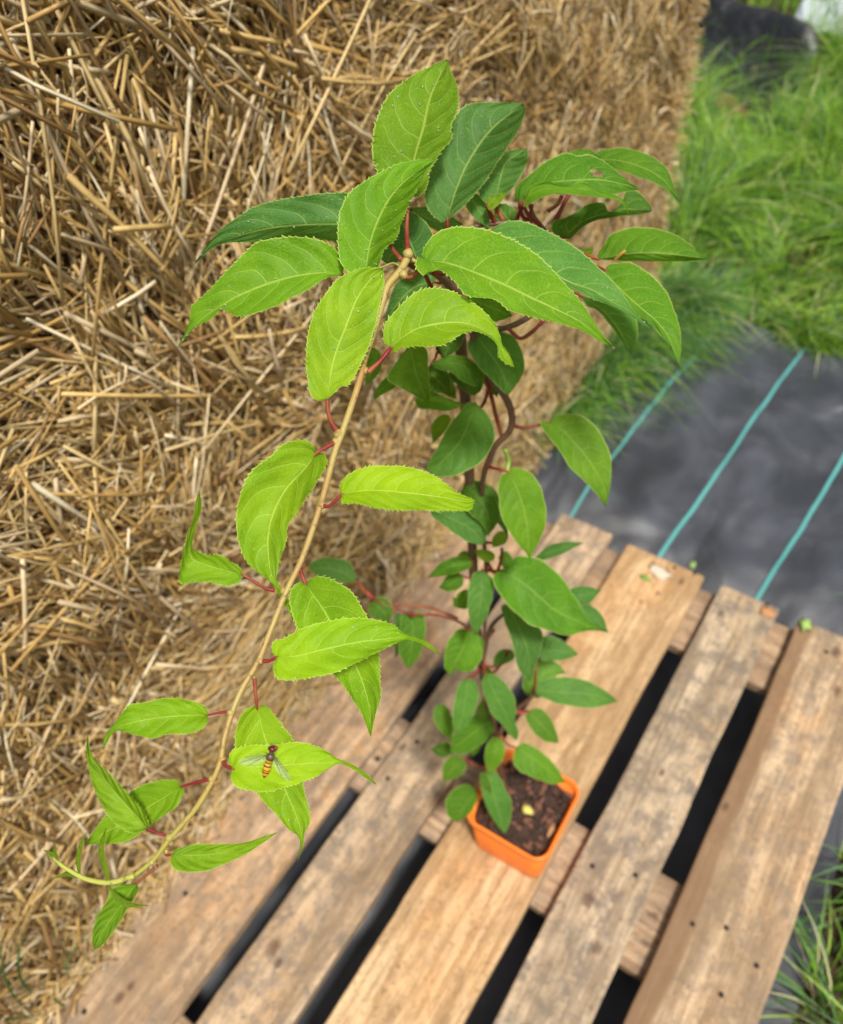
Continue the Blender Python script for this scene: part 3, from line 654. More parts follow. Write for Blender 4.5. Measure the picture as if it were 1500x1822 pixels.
Y_ = (.36, .56, .012); YG = (.27, .45, .016); MG = (.165, .33, .020); G_ = (.105, .245, .022); GT = (.095, .24, .055); DG = (.075, .185, .028); BR = (.24, .41, .03)
lc = [0]; DEWY = []
def leaf(mid, L, R_, d, tl=-.30, tr=.12, c=MG, pet='auto', pr=4.2, teeth=2.6, wav=1.0, bow=0.0, petmat=None, holes=(), va=1.0):
    """mid, L, R_: midrib and the two margins in photo pixels, base to tip; d: depth at base and tip (list = along the midrib)
    tl, tr: slope of each half away from the viewer; bow: arching of the midrib towards the viewer"""
    lc[0] += 1; sd = lc[0]; n = 121; m = 7; TR = random.Random(sd)
    tooth = {}; q_ = 3
    while q_ < n - 3: tooth[q_] = TR.uniform(.35, 1.5); q_ += TR.choice((2, 3, 3, 4, 5))
    tooth2 = {}; q_ = 4
    while q_ < n - 3: tooth2[q_] = TR.uniform(.35, 1.5); q_ += TR.choice((2, 3, 3, 4, 5))
    d = np.atleast_1d(np.asarray(d, float)); mp = crs(mid, n)
    if not isinstance(L, list): L = auto_edge(mp, L, -1)
    if not isinstance(R_, list): R_ = auto_edge(mp, R_, 1)
    Lp = crs([mid[0]] + list(L) + [mid[-1]], n); Rp = crs([mid[0]] + list(R_) + [mid[-1]], n)
    t = np.linspace(0, 1, n); dm = np.interp(t, np.linspace(0, 1, len(d)), d) - bow * np.sin(np.pi * t)
    V = np.empty((n, 2 * m + 1, 3)); UV = np.empty((n, 2 * m + 1, 2))
    for i in range(n):
        for j in range(-m, m + 1):
            s = abs(j) / m; E_ = Lp[i] if j < 0 else Rp[i]; k = tl if j < 0 else tr
            e = E_ - mp[i]; wpx = np.hypot(*e); p = mp[i] + e * s
            dep = dm[i] + k * 1.5 * wpx * dm[i] / F * (s ** 1.15)
            dep += wav * .0026 * s * s * mnoise.noise(Vector((t[i] * 5 + sd * 3.7, (1 if j < 0 else 5) + s, sd))) * min(1, wpx / 25)
            dep += .00035 * s * (1.3 - s) * 4 * math.sin(2 * math.pi * 6.3 * (t[i] - .1 * s - .2 * s * s + (.07 if j > 0 else 0))) * min(1, wpx / 60)
            dep += wav * .0018 * mnoise.noise(Vector((t[i] * 3, s * 1.5 * (1 if j > 0 else -1), sd * 1.9)))
            if abs(j) == m and teeth and 2 < i < n - 3:
                tang = (Lp if j < 0 else Rp)[min(n - 1, i + 1)] - (Lp if j < 0 else Rp)[max(0, i - 1)]; tang /= np.hypot(*tang) + 1e-9
                nr = e / (wpx + 1e-6); tk = (tooth if j < 0 else tooth2).get(i, 0)
                sc = min(1, wpx / 14)
                if tk: p = p + (nr * 1.0 + tang * .9) * teeth * 1.15 * sc * tk
                p = p + nr * 1.6 * wav * sc * mnoise.noise(Vector((t[i] * 9, sd * 2.3, j)))
            V[i, j + m] = at(p[0], p[1], dep); UV[i, j + m] = (t[i], .5 + .5 * j / m)
    idx = np.arange(n * (2 * m + 1)).reshape(n, 2 * m + 1)
    Fq = np.stack([idx[:-1, :-1], idx[1:, :-1], idx[1:, 1:], idx[:-1, 1:]], -1)
    # leaves are built so that the upper side looks towards the sky
    keep = np.ones((n - 1, 2 * m), bool)
    for (tu, sv, rt, rs) in holes:
        for i in range(n - 1):
            for j in range(2 * m):
                if ((t[i] - tu) / rt) ** 2 + (((j - m + .5) / m - sv) / rs) ** 2 < 1: keep[i, j] = False
    Fq = Fq[keep]
    VV = V.reshape(-1, 3); fn = np.cross(VV[Fq[:, 1]] - VV[Fq[:, 0]], VV[Fq[:, 3]] - VV[Fq[:, 0]]).sum(0)
    if fn @ (CC - V[n // 2, m]) < 0: Fq = Fq[:, ::-1]
    o = mesh('leaf', V.reshape(-1, 3), Fq.reshape(-1, 4), M_LEAF, uv=UV.reshape(-1, 2)); put(o, plant)
    DEWY.append(o); c = tuple(v * (1.04 if c[1] < .3 else .97) for v in c); j_ = random.uniform(.93, 1.07); o.color = (c[0] * j_ * random.uniform(.93, 1.07) * .88, c[1] * j_ * 1.0, c[2] * j_ * (.34 if c[2] < .036 else .85), va)
    if pet:
        b0 = np.array([*mid[0], dm[0]])
        if pet == 'auto':
            pr = 2.2; D2 = np.hypot(allpx[:, 0] - b0[0], allpx[:, 1] - b0[1]) + 1500 * np.abs(allpx[:, 2] - b0[2] - .01) * .4
            k = allpx[np.argmin(D2)]; md = (b0 + k) / 2; dist = np.hypot(*(k - b0)[:2])
            md[1] += .16 * dist; pet = [tuple(k), tuple(md)]; pr = 2.6
        pr *= .84; P = [(x, y, z, pr * (1.35 if q_ == 0 else 1.0)) for q_, (x, y, z) in enumerate(pet)] + [(b0[0], b0[1], b0[2] + .0006, pr * .8)]
        dv = mp[4] - mp[0]; P.append((b0[0] + dv[0], b0[1] + dv[1], dm[4] + .0012, pr * .45))
        A = np.array([[*at(x, y, z), r * z / F] for x, y, z, r in P]); B = crs(A, 22)
        g = Geo().add(tube_geo(B[:, :3], B[:, 3], 8)); q = mesh('petiole', g.V, g.F, petmat or M_PET); q.parent = o
        q.matrix_parent_inverse = Matrix.Identity(4)
    return o
def auto_edge(mp, w, sgn):
    """ovate outline of half-width w pixels beside the midrib mp"""
    T = np.gradient(mp, axis=0); T /= np.hypot(T[:, 0], T[:, 1])[:, None]; N_ = np.stack([-T[:, 1], T[:, 0]], 1) * sgn
    out = []
    for t, f in ((.04, .42), (.12, .74), (.25, .96), (.4, 1.0), (.55, .92), (.7, .70), (.82, .42), (.92, .17)):
        i = int(t * (len(mp) - 1)); out.append(tuple(mp[i] + N_[i] * w * f))
    return out
# --- top of the shoot
leaf([(728,345),(737,284),(753,228),(767,168),(797,104)],
     [(700,335),(672,306),(662,268),(666,226),(679,190),(700,160),(736,133),(771,116)],
     [(742,350),(757,335),(765,302),(783,272),(804,246),(803,222),(816,186),(812,150),(801,125)], (.462,.475), -.35, .75, (.20,.37,.034), [(725,448,.452),(724,400,.462)], bow=.004)
leaf([(796,392),(811,339),(836,283),(877,227),(932,184)],
     [(785,394),(767,380),(755,350),(765,300),(790,240),(817,197),(843,183),(888,182)],
     [(806,384),(843,347),(869,313),(899,268),(922,231),(934,201)], (.515,.52), -.1, .8, (.085,.22,.048), [(803,440,.54),(797,412,.52)], teeth=1.8, bow=.004)
leaf([(650,486),(658,435),(672,393),(697,347),(732,312),(776,285)],
     [(628,488),(608,470),(602,440),(602,396),(616,350),(644,326),(679,305),(711,291),(750,284)],
     [(668,486),(683,446),(704,424),(718,386),(736,347),(757,305),(769,290)], (.437,.447), -.25, .95, (.19,.38,.032), [(714,476,.449),(700,468,.452),(683,474,.452)], pr=2, petmat=M_PETG, bow=.003)
leaf([(583,710),(593,642),(616,579),(634,533),(658,498),(682,477)],
     [(566,712),(552,700),(546,660),(546,610),(553,572),(563,547),(585,516),(602,496),(634,480),(660,476)],
     [(592,702),(606,688),(620,686),(634,663),(651,628),(665,589),(676,540),(683,502)], (.418,.427), -.30, .30, (.30,.49,.026), [(601,769,.423),(589,750,.421),(583,728,.419)], pr=4.6, bow=.003)
leaf([(609,489),(567,486),(511,495),(448,516),(405,537),(363,565),(337,590),(314,622)],
     [(612,470),(598,444),(564,426),(525,421),(483,424),(455,431),(434,452),(402,484),(370,519),(342,544),(337,572),(324,602)],
     [(595,492),(581,495),(553,512),(518,530),(483,547),(441,561),(419,561),(395,551),(374,568),(346,583),(328,604)], (.440,.452), -.15, -.55, (.185,.37,.026), [(640,487,.45),(625,489,.444)], pr=3.2, bow=.006, teeth=3)
leaf([(690,428),(650,405),(600,399),(525,401),(469,408),(405,426),(370,442),(342,475)],
     [(682,380),(645,350),(616,343),(574,344),(539,349),(497,356),(458,366),(423,386),(395,407),(368,437)],
     [(665,450),(620,446),(596,430),(546,424),(497,427),(441,431),(405,432),(375,444)], (.468,.475), -.2, .9, (.085,.23,.052), [(714,462,.452),(700,445,.46)], bow=.006, teeth=2.2)
leaf([(757,466),(795,468),(843,485),(892,505),(944,530),(996,554),(1041,578),(1093,619)],
     [(752,452),(757,438),(769,421),(791,408),(825,403),(858,406),(899,421),(944,444),(974,470),(1007,507),(1037,541),(1063,582)],
     [(744,457),(741,475),(752,489),(765,483),(787,482),(810,503),(832,526),(881,533),(907,552),(944,563),(989,574),(1030,586),(1063,604)], (.447,.448), .30, -.55, (.19,.39,.028), [(729,460,.455),(742,466,.455)], pr=4, bow=.006, teeth=3, petmat=M_PETG)
leaf([(872,412),(930,450),(1004,498),(1053,516),(1084,534),(1127,559),(1164,590)],
     [(881,404),(891,399),(912,393),(943,398),(970,409),(1010,430),(1047,459),(1081,491),(1105,519),(1127,551),(1147,573)],
     [(876,430),(900,470),(950,495),(1010,512),(1053,531),(1090,545),(1125,564)], (.50,.475), .35, -.3, (.10,.27,.048), [(850,470,.53),(855,430,.515)], bow=.008, teeth=2)
leaf([(1075,480),(1090,500),(1114,525),(1142,550),(1170,574),(1190,602),(1208,651)],
     [(1083,472),(1096,469),(1121,467),(1145,479),(1167,498),(1188,525),(1200,553),(1209,584),(1211,620)],
     [(1075,495),(1100,535),(1120,552),(1145,567),(1173,593),(1191,615),(1202,637)], (.535,.505), .3, -.15, (.11,.26,.026), [(985,470,.57),(1030,465,.555)], bow=.008, teeth=1.4)
leaf([(1062,461),(1114,452),(1157,450),(1203,453),(1260,461)],
     [(1066,448),(1075,435),(1087,418),(1114,407),(1151,405),(1182,410),(1207,421),(1228,436),(1246,453)],
     [(1087,463),(1120,464),(1160,465),(1188,465),(1228,465)], (.55,.53), .55, .7, (.115,.27,.034), [(985,460,.57),(1025,450,.56)], bow=.006, teeth=1.2)
leaf([(924,364),(940,340),(975,326),(1010,322),(1065,320),(1114,329),(1140,337)],
     [(917,350),(919,331),(943,311),(964,292),(992,277),(1010,272),(1029,278),(1047,276),(1072,286),(1096,304),(1118,323)],
     [(935,352),(960,345),(1010,345),(1060,347),(1093,345),(1114,341)], (.535,.52), .35, -.1, (.10,.25,.030), [(950,390,.56),(932,388,.55)], bow=.01, teeth=1.4, holes=[(.66,-.33,.045,.17)])
leaf([(931,364),(950,343),(985,334),(1035,336),(1080,347),(1105,358),(1119,382)],
     [(938,336),(952,327),(976,324),(1010,331),(1035,323),(1053,332),(1084,344),(1104,352),(1115,366)],
     [(933,368),(958,354),(992,344),(1029,347),(1065,351),(1090,354),(1106,362)], (.528,.512), .2, -.9, (.16,.33,.030), [(960,400,.56),(942,385,.545)], bow=.008, teeth=1.2)
leaf([(1060,285),(1090,284),(1130,293),(1165,309),(1190,330),(1209,361)],
     [(1064,270),(1084,265),(1114,264),(1142,271),(1167,283),(1185,298),(1195,320)],
     [(1075,297),(1105,304),(1133,314),(1160,323),(1182,335),(1198,351)], (.56,.535), .4, -.3, (.105,.26,.032), [(985,400,.57),(1010,350,.57),(1040,305,.565)], bow=.006, teeth=1.2)
leaf([(1005,290),(1030,278),(1050,276),(1075,283)], [(1012,272),(1030,266),(1048,267),(1064,274)], [(1015,300),(1040,295),(1060,290)], (.565,.56), .2, .2, (.10,.24,.03), None, teeth=1)
leaf([(1003,424),(1035,395),(1070,382),(1110,372),(1160,376)],
     [(983,412),(986,394),(1006,388),(1029,375),(1046,364),(1074,361),(1081,376),(1090,376),(1106,360),(1115,340),(1133,340),(1148,353),(1158,366)],
     [(1016,424),(1035,405),(1065,391),(1111,384),(1140,381)], (.56,.545), .1, .5, (.07,.18,.028), [(978,440,.57),(990,432,.565)], teeth=1, bow=.004)
leaf([(883,355),(891,314),(903,286),(938,264)], [(868,362),(852,345),(857,317),(881,286),(894,271),(915,267)], [(900,348),(924,317),(938,286)], (.555,.565), -.2, .6, (.10,.25,.055), [(895,392,.56),(885,372,.558)], teeth=1)
leaf([(866,366),(880,354),(902,343)], [(870,352),(888,344)], [(872,374),(893,358)], (.545,.545), .3, -.5, (.11,.22,.028), [(880,396,.56)], teeth=1)
leaf([(832,345),(850,370),(872,408)], 16, 16, (.56,.555), .2, -.2, (.10,.25,.06), None, teeth=1)
leaf([(914,402),(897,380),(878,362)], 22, 20, (.57,.575), .2, -.2, (.11,.25,.04), 'auto', teeth=1)
leaf([(815,360),(830,345),(852,338)], 14, 14, (.575,.58), .2, -.2, (.09,.23,.05), None, teeth=1)
leaf([(1034,527),(1070,550),(1100,585),(1122,630)], [(1070,535),(1105,545),(1130,565),(1135,592),(1129,614)], [(1045,545),(1062,551),(1087,580),(1111,614)], (.575,.56), .4, -.3, (.10,.25,.035), [(985,500,.575),(1012,512,.575)], teeth=1)
leaf([(1034,452),(1045,450),(1056,441)], 9, 9, (.56,.56), .2, .1, (.09,.2,.03), None, teeth=.6)
leaf([(745,468),(730,430),(712,385),(700,365)], 36, 42, (.50,.52), .2, .2, (.07,.19,.045), None, teeth=1)
leaf([(730,370),(770,392),(824,400)], [(750,368),(780,374),(808,388)], [(745,385),(775,410),(805,412)], (.55,.56), .2, -.2, (.10,.25,.07), None, teeth=1)
leaf([(690,470),(700,450),(740,440)], 26, 20, (.53,.54), .2, -.2, (.085,.22,.055), None, teeth=1)
leaf([(772,502),(735,512),(700,550),(684,580)], [(775,480),(735,484),(705,505),(690,545)], [(765,530),(735,545),(705,570)], (.53,.52), .2, .2, (.085,.22,.048), 'auto', teeth=1.4)
leaf([(806,530),(760,545),(725,560)], 20, 20, (.56,.55), .2, .2, (.07,.18,.035), 'auto', teeth=1)
leaf([(828,528),(870,545),(912,562)], [(850,522),(885,532),(900,545)], [(840,545),(870,572),(892,570)], (.57,.55), .2, -.2, (.13,.28,.028), 'auto', teeth=1.4)
leaf([(662,618),(664,650),(650,687)], 15, 13, (.62,.63), .2, -.2, (.12,.27,.03), None, teeth=1)
leaf([(696,618),(719,599),(743,585),(770,578),(808,574),(837,578),(863,590),(880,604),(896,622),(917,655)],
     [(684,608),(683,587),(690,570),(712,544),(736,522),(760,514),(784,513),(808,520),(839,537),(866,558),(882,578),(891,600),(894,613),(906,630)],
     [(702,627),(717,618),(743,616),(784,615),(808,602),(832,590),(856,592),(875,603),(885,616),(888,636),(904,648)], (.435,.437), .15, -.75, (.27,.46,.026), [(654,663,.433),(674,645,.434),(687,630,.434)], pr=5, bow=.006, teeth=3.2)
# --- arching shoot, going down
leaf([(563,806),(539,837),(509,870),(487,911),(477,956),(479,1001),(488,1036),(500,1058),(524,1110)],
     [(556,792),(539,783),(509,788),(479,814),(449,837),(431,867),(421,911),(423,956),(438,997),(461,1020),(484,1037),(495,1056),(512,1085)],
     [(577,808),(580,826),(565,855),(543,889),(520,923),(512,932),(509,964),(498,997),(492,1030),(505,1055),(519,1083)], (.416,.412), -.3, .65, (.29,.48,.024), [(598,786,.422),(580,796,.419)], pr=4.4, bow=.006, teeth=3)
leaf([(608,880),(640,874),(673,873),(729,878),(785,885),(830,893),(846,890)],
     [(605,866),(617,846),(651,831),(688,829),(726,831),(759,841),(785,855),(811,874),(836,886)],
     [(609,895),(636,896),(673,904),(729,908),(785,908),(822,910),(836,908)], (.405,.405), .3, -.6, Y_, [(574,899,.411),(585,901,.408),(598,890,.406)], pr=4, bow=.005, teeth=3)
leaf([(431,1022),(400,1015),(365,1005),(340,992),(337,968),(343,935),(350,905),(354,872)],
     [(425,1035),(405,1042),(375,1036),(345,1035),(320,1037),(322,1000),(330,966),(334,948),(343,925),(347,900)],
     [(428,1012),(412,1000),(390,988),(371,988),(352,981),(342,972),(349,936),(358,908),(357,888)], (.397,.386), -.4, .9, (.27,.47,.024), [(489,1051,.399),(468,1045,.398),(445,1030,.398)], pr=3.2, teeth=2.6)
leaf([(544,1040),(558,1061),(574,1083),(587,1106),(612,1145),(632,1184),(647,1221),(658,1265),(660,1311)],
     [(534,1036),(524,1042),(516,1057),(518,1083),(530,1117),(560,1165),(597,1203),(625,1240),(643,1268),(656,1302)],
     [(552,1030),(569,1025),(599,1036),(625,1053),(643,1079),(655,1100),(668,1135),(674,1165),(676,1203),(677,1240),(667,1277)], (.402,.412), -.4, .6, (.27,.46,.022), [(532,1005,.403),(537,1022,.403)], pr=4.2, teeth=2.8)
leaf([(492,1170),(531,1167),(584,1154),(636,1143),(688,1137),(722,1134),(742,1139),(763,1149),(786,1166)],
     [(486,1160),(487,1143),(509,1134),(539,1117),(584,1106),(621,1100),(658,1102),(696,1111),(722,1129),(744,1136),(766,1147)],
     [(486,1188),(494,1206),(524,1210),(569,1203),(599,1195),(636,1178),(673,1160),(703,1145),(724,1138),(744,1143),(763,1153)], (.383,.390), .3, -.35, Y_, [(464,1176,.387),(478,1176,.385)], pr=4, bow=.004, teeth=2.8)
leaf([(371,1272),(337,1273),(299,1275),(252,1282),(210,1293),(195,1302),(186,1320),(184,1335)],
     [(365,1259),(342,1248),(303,1242),(265,1248),(231,1255),(214,1274),(202,1290),(191,1302),(184,1318)],
     [(366,1290),(342,1304),(299,1306),(269,1313),(243,1308),(211,1300),(199,1306),(189,1322)], (.378,.372), .25, -.4, (.28,.475,.022), [(411,1266,.379),(392,1268,.379)], pr=3.2, bow=.004, teeth=2.4)
leaf([(413,1367),(440,1365),(470,1364),(510,1362),(550,1359),(580,1358),(602,1356),(616,1359),(636,1370),(658,1386),(671,1397)],
     [(408,1356),(409,1342),(420,1332),(444,1326),(476,1326),(520,1321),(556,1326),(580,1336),(600,1350),(618,1356),(638,1367),(660,1384)],
     [(411,1378),(414,1392),(432,1404),(476,1408),(504,1402),(532,1393),(560,1382),(584,1368),(602,1359),(616,1362),(635,1373),(656,1388)], (.366,.372), .3, -.3, Y_, [(397,1352,.373),(401,1362,.370)], pr=4.4, bow=.003, teeth=2.6)
leaf([(457,1257),(463,1282),(474,1321),(492,1365),(508,1406),(525,1445),(536,1479),(537,1500),(529,1535)],
     [(445,1258),(431,1270),(420,1299),(420,1329),(430,1372),(455,1410),(487,1445),(512,1474),(530,1487),(534,1505)],
     [(474,1257),(495,1282),(521,1317),(532,1360),(540,1402),(546,1432),(551,1462),(542,1482),(539,1505)], (.386,.396), -.35, .4, (.29,.475,.024), [(453,1208,.386),(455,1235,.386)], pr=3.6, teeth=2.6)
leaf([(322,1400),(299,1415),(265,1436),(231,1460),(188,1480),(150,1503)],
     [(316,1389),(290,1388),(252,1398),(226,1415),(205,1438),(188,1453),(171,1474)],
     [(327,1410),(312,1436),(282,1457),(267,1466),(252,1480),(226,1496),(188,1501)], (.376,.386), .3, -.4, (.24,.43,.022), [(377,1386,.371),(350,1392,.373)], pr=3.2, teeth=2.2)
leaf([(263,1474),(231,1440),(201,1406),(175,1372),(158,1344),(155,1304)],
     [(243,1483),(218,1474),(197,1457),(179,1427),(167,1402),(158,1370),(154,1335)],
     [(266,1470),(252,1440),(222,1406),(192,1374),(168,1351),(160,1330)], (.366,.362), -.3, .9, (.24,.43,.035), [(302,1489,.368),(283,1483,.368)], pr=3.2, teeth=2.2)
leaf([(305,1521),(359,1521),(401,1515),(444,1502),(495,1480)],
     [(312,1512),(337,1504),(380,1502),(431,1500),(465,1490)],
     [(304,1535),(312,1545),(333,1551),(367,1549),(401,1536),(435,1521),(470,1498)], (.367,.372), .4, -.3, (.25,.45,.022), [(295,1514,.368),(297,1521,.368)], pr=3.4, teeth=1.8)
leaf([(243,1572),(226,1595),(214,1613),(188,1649),(168,1690)],
     [(205,1577),(188,1607),(171,1636),(164,1671)],
     [(245,1585),(228,1615),(207,1649),(184,1679)], (.374,.380), -.3, .3, (.17,.34,.028), [(279,1541,.369),(262,1556,.372)], pr=3.4, teeth=1.6, petmat=simple('petiole_brown', (.25, .09, .04), .5))
leaf([(194,1568),(182,1530),(180,1505),(190,1470)], 5, 6, (.373,.368), -.5, .5, (.26,.40,.05), None, teeth=.5, wav=.3)
leaf([(141,1556),(139,1525),(146,1497),(157,1478)], 4, 4.5, (.377,.373), -.5, .5, (.27,.38,.05), None, teeth=.5, wav=.3)
leaf([(192,1577),(209,1598),(231,1609),(266,1611)], 5, 6, (.373,.366), -.5, .5, (.22,.32,.03), None, teeth=.5, wav=.3)
leaf([(150,1562),(120,1556),(92,1564)], 4, 4, (.377,.380), -.5, .5, (.25,.36,.04), None, teeth=.5, wav=.3)
leaf([(100,1532),(92,1520),(76,1512)], 4, 4, (.381,.383), -.5, .5, (.28,.40,.05), None, teeth=.5, wav=.3)
leaf([(104,1534),(98,1518),(96,1500)], 3, 3, (.381,.380), -.5, .5, (.28,.38,.06), None, teeth=.5, wav=.3)
# --- middle and lower foliage round the main stem
def lo(mid, L, R_, o0=0., o1=.0, tl=.2, tr=-.2, c=G_, **k):
    k.setdefault('va', .5); k.setdefault('teeth', .9); k.setdefault('bow', .006)
    return leaf(mid, L, R_, (ds(mid[0][1]) + o0, ds(mid[0][1]) + o1), tl, tr, c, k.pop('pet', 'auto'), **k)
lo([(840,590),(872,630),(895,665),(905,703)], [(832,615),(841,637),(857,658),(875,677),(893,695)], [(875,588),(915,600),(933,640),(930,666),(917,687)], -.02,-.01, c=(.09,.23,.038))
lo([(766,648),(800,645),(830,655),(858,688)], [(780,640),(802,632),(830,636),(850,650),(861,668)], [(780,657),(802,661),(820,676),(843,686)], -.03,-.02, c=(.085,.21,.032))
lo([(800,652),(820,675),(845,704)], [(830,655),(855,676),(858,692)], [(800,670),(815,685),(833,701)], -.01,-.005, c=(.075,.185,.03))
lo([(866,655),(875,680),(885,708)], 16, 14, .0,.01, c=(.08,.2,.03))
lo([(730,612),(738,655),(750,690),(762,714)], [(708,640),(689,672),(714,690),(740,705)], [(758,620),(762,660),(765,695)], -.06,-.05, c=(.11,.25,.025))
lo([(722,668),(695,680),(675,697),(665,714)], 12, 11, -.04,-.03, c=(.10,.24,.03), pet=None)
lo([(738,712),(775,712),(828,719)], [(750,698),(765,693),(785,703),(808,713)], [(745,727),(765,728),(794,732),(812,727)], -.02,-.02, c=(.12,.26,.028), pet=None)
lo([(758,655),(780,678),(802,703)], 24, 22, .0,.0, c=(.07,.17,.028))
lo([(790,560),(800,600),(790,640)], 26, 30, .02,.02, c=(.075,.18,.03))
lo([(847,718),(833,753),(820,783),(800,807),(777,830),(757,836)], [(833,717),(813,740),(793,767),(777,800),(763,823)], [(853,723),(870,740),(879,767),(877,790),(863,813),(840,833),(807,846),(777,847)], -.03,-.04,.5,-.2, c=(.105,.26,.042))
lo([(800,740),(782,760),(770,790)], 12, 14, .0,.0, c=(.14,.28,.03), pet=None)
lo([(978,752),(1003,768),(1023,790),(1043,813),(1060,840),(1077,873),(1077,903)], [(990,740),(1013,737),(1037,740),(1060,760),(1077,787),(1087,820),(1087,853),(1082,887)], [(963,750),(964,760),(973,773),(997,803),(1013,830),(1037,853),(1060,877),(1073,896)], -.02,-.02,.2,-.2, c=(.15,.32,.034), pet=[(912,757,.672),(935,761,.675)], pr=3.4)
lo([(905,840),(920,870),(930,900),(938,940),(942,999)], [(913,833),(937,837),(957,857),(968,887),(972,913),(967,947),(950,980)], [(890,850),(887,880),(892,917),(907,947),(923,970),(938,987)], -.04,-.03,.3,-.2, c=(.165,.34,.03), pet=[(863,828,.71),(882,834,.70)], pr=3.4)
lo([(826,862),(850,885),(870,920),(868,956)], 26, 28, .0,.0, c=(.075,.19,.034))
lo([(840,858),(870,885),(888,915),(905,957)], 17, 14, .02,.02, c=(.085,.22,.045))
lo([(765,905),(800,922),(835,940),(863,967)], [(790,892),(825,896),(852,915),(866,942)], [(770,920),(787,932),(820,957),(850,969)], -.03,-.02, c=(.08,.21,.045))
lo([(902,950),(888,960),(876,975)], 12, 12, .0,.0, c=(.12,.28,.035))
lo([(928,1020),(905,1005),(885,990)], 12, 14, .03,.04, c=(.10,.27,.05))
lo([(950,994),(985,980),(1040,966)], [(960,985),(976,971),(1006,964)], [(968,996),(998,987),(1024,973)], -.0,-.0, c=(.065,.19,.038))
lo([(893,1014),(922,1032),(943,1047),(963,1065),(983,1083),(1014,1100),(1045,1112),(1082,1125)], [(905,1010),(917,991),(940,990),(968,999),(993,1019),(1014,1047),(1031,1075),(1044,1098),(1064,1115)], [(879,1022),(882,1042),(902,1075),(933,1103),(963,1118),(993,1128),(1014,1131),(1031,1125),(1059,1122)], -.04,-.02,.3,-.3, c=(.095,.25,.032), wav=2)
lo([(1008,1062),(1040,1058),(1070,1050)], 16, 18, .01,.01, c=(.08,.22,.05))
lo([(1028,1080),(1055,1097),(1083,1127)], 14, 12, .01,.01, c=(.08,.22,.05), pet=None)
lo([(857,1014),(857,1050),(852,1090),(846,1131)], [(877,1032),(876,1062),(867,1093),(855,1117)], [(844,1019),(836,1037),(832,1062),(834,1095),(840,1118)], -.04,-.03, c=(.095,.25,.045))
lo([(841,1000),(800,1008),(760,1028)], 15, 14, -.02,-.01, c=(.09,.23,.03))
lo([(822,1024),(800,1040),(780,1046)], 15, 16, .0,.0, c=(.08,.21,.03))
lo([(832,1050),(820,1075),(805,1062)], 13, 14, .0,.0, c=(.12,.27,.03))
lo([(900,1075),(925,1120),(940,1165),(943,1213)], [(935,1090),(964,1123),(963,1146),(958,1171),(950,1197)], [(892,1080),(897,1103),(907,1128),(915,1159),(922,1189)], -.01,-.01, c=(.08,.20,.036))
lo([(955,1160),(990,1158),(1029,1164)], [(968,1132),(993,1136),(1014,1150)], [(965,1174),(988,1175),(1009,1173)], .01,.01, c=(.09,.24,.055))
lo([(943,1240),(962,1205),(985,1192),(1007,1198)], 26, 26, .0,.0, c=(.12,.28,.04))
lo([(948,1231),(993,1231),(1050,1236),(1099,1248)], [(960,1213),(993,1205),(1031,1207),(1064,1221),(1087,1236)], [(963,1240),(988,1250),(1026,1258),(1064,1258)], -.01,-.01, c=(.09,.24,.042))
lo([(940,1266),(955,1282),(973,1300),(994,1322)], [(952,1260),(966,1264),(980,1279),(990,1302)], [(935,1276),(942,1292),(953,1306),(970,1319)], -.01,-.01, c=(.085,.22,.032), pet=[(915,1268,1.03)])
lo([(832,1121),(825,1150),(808,1182),(800,1203)], [(845,1127),(857,1154),(857,1171),(841,1192),(822,1195),(812,1190)], [(820,1119),(806,1128),(793,1154),(791,1184),(796,1196)], -.03,-.03, c=(.13,.29,.03))
lo([(916,1166),(895,1168),(876,1186)], 13, 12, .0,.0, c=(.09,.23,.035))
lo([(831,1206),(828,1245),(820,1285),(812,1314)], [(846,1214),(851,1239),(841,1272),(826,1295)], [(820,1213),(813,1229),(807,1262),(806,1287)], -.04,-.03, c=(.10,.26,.042))
lo([(864,1199),(878,1230),(895,1262),(908,1290),(919,1318)], [(882,1201),(902,1219),(915,1242),(918,1267),(917,1287),(923,1305)], [(857,1214),(862,1237),(877,1272),(892,1287),(907,1307)], -.05,-.03, c=(.095,.25,.042))
lo([(882,1278),(850,1298),(800,1337)], [(878,1300),(855,1325),(825,1342)], [(855,1268),(830,1283),(808,1308)], -.0,-.0, c=(.09,.23,.03))
lo([(880,1245),(862,1262),(850,1285)], 14, 14, .02,.02, c=(.14,.29,.04), pet=None)
lo([(782,1253),(788,1280),(805,1320)], 17, 15, -.02,-.01, c=(.085,.22,.032), pet=None)
lo([(804,1332),(785,1335),(766,1333)], 13, 14, -.0,-.0, c=(.06,.16,.028), pet=None)
lo([(824,1350),(806,1368),(788,1392)], 18, 19, -.0,-.0, c=(.09,.22,.03))
lo([(885,1311),(880,1345),(868,1380)], 16, 18, -.03,-.02, c=(.12,.27,.03))
lo([(868,1374),(880,1420),(899,1485)], [(882,1373),(897,1399),(910,1429),(908,1459)], [(854,1380),(857,1406),(867,1437),(882,1465)], -.05,-.03, c=(.095,.25,.045))
lo([(858,1378),(866,1395),(874,1412)], 7, 8, -.06,-.055, c=(.07,.17,.03), pet=None)
lo([(917,1330),(950,1350),(975,1370),(1006,1393)], [(935,1322),(963,1338),(983,1356),(996,1374)], [(914,1348),(920,1368),(948,1383),(978,1394)], -.05,-.04, c=(.115,.27,.03))
lo([(848,1408),(830,1430),(812,1463)], [(849,1424),(836,1447),(822,1458)], [(831,1396),(806,1406),(793,1427),(798,1452)], -.03,-.03, c=(.085,.22,.03))
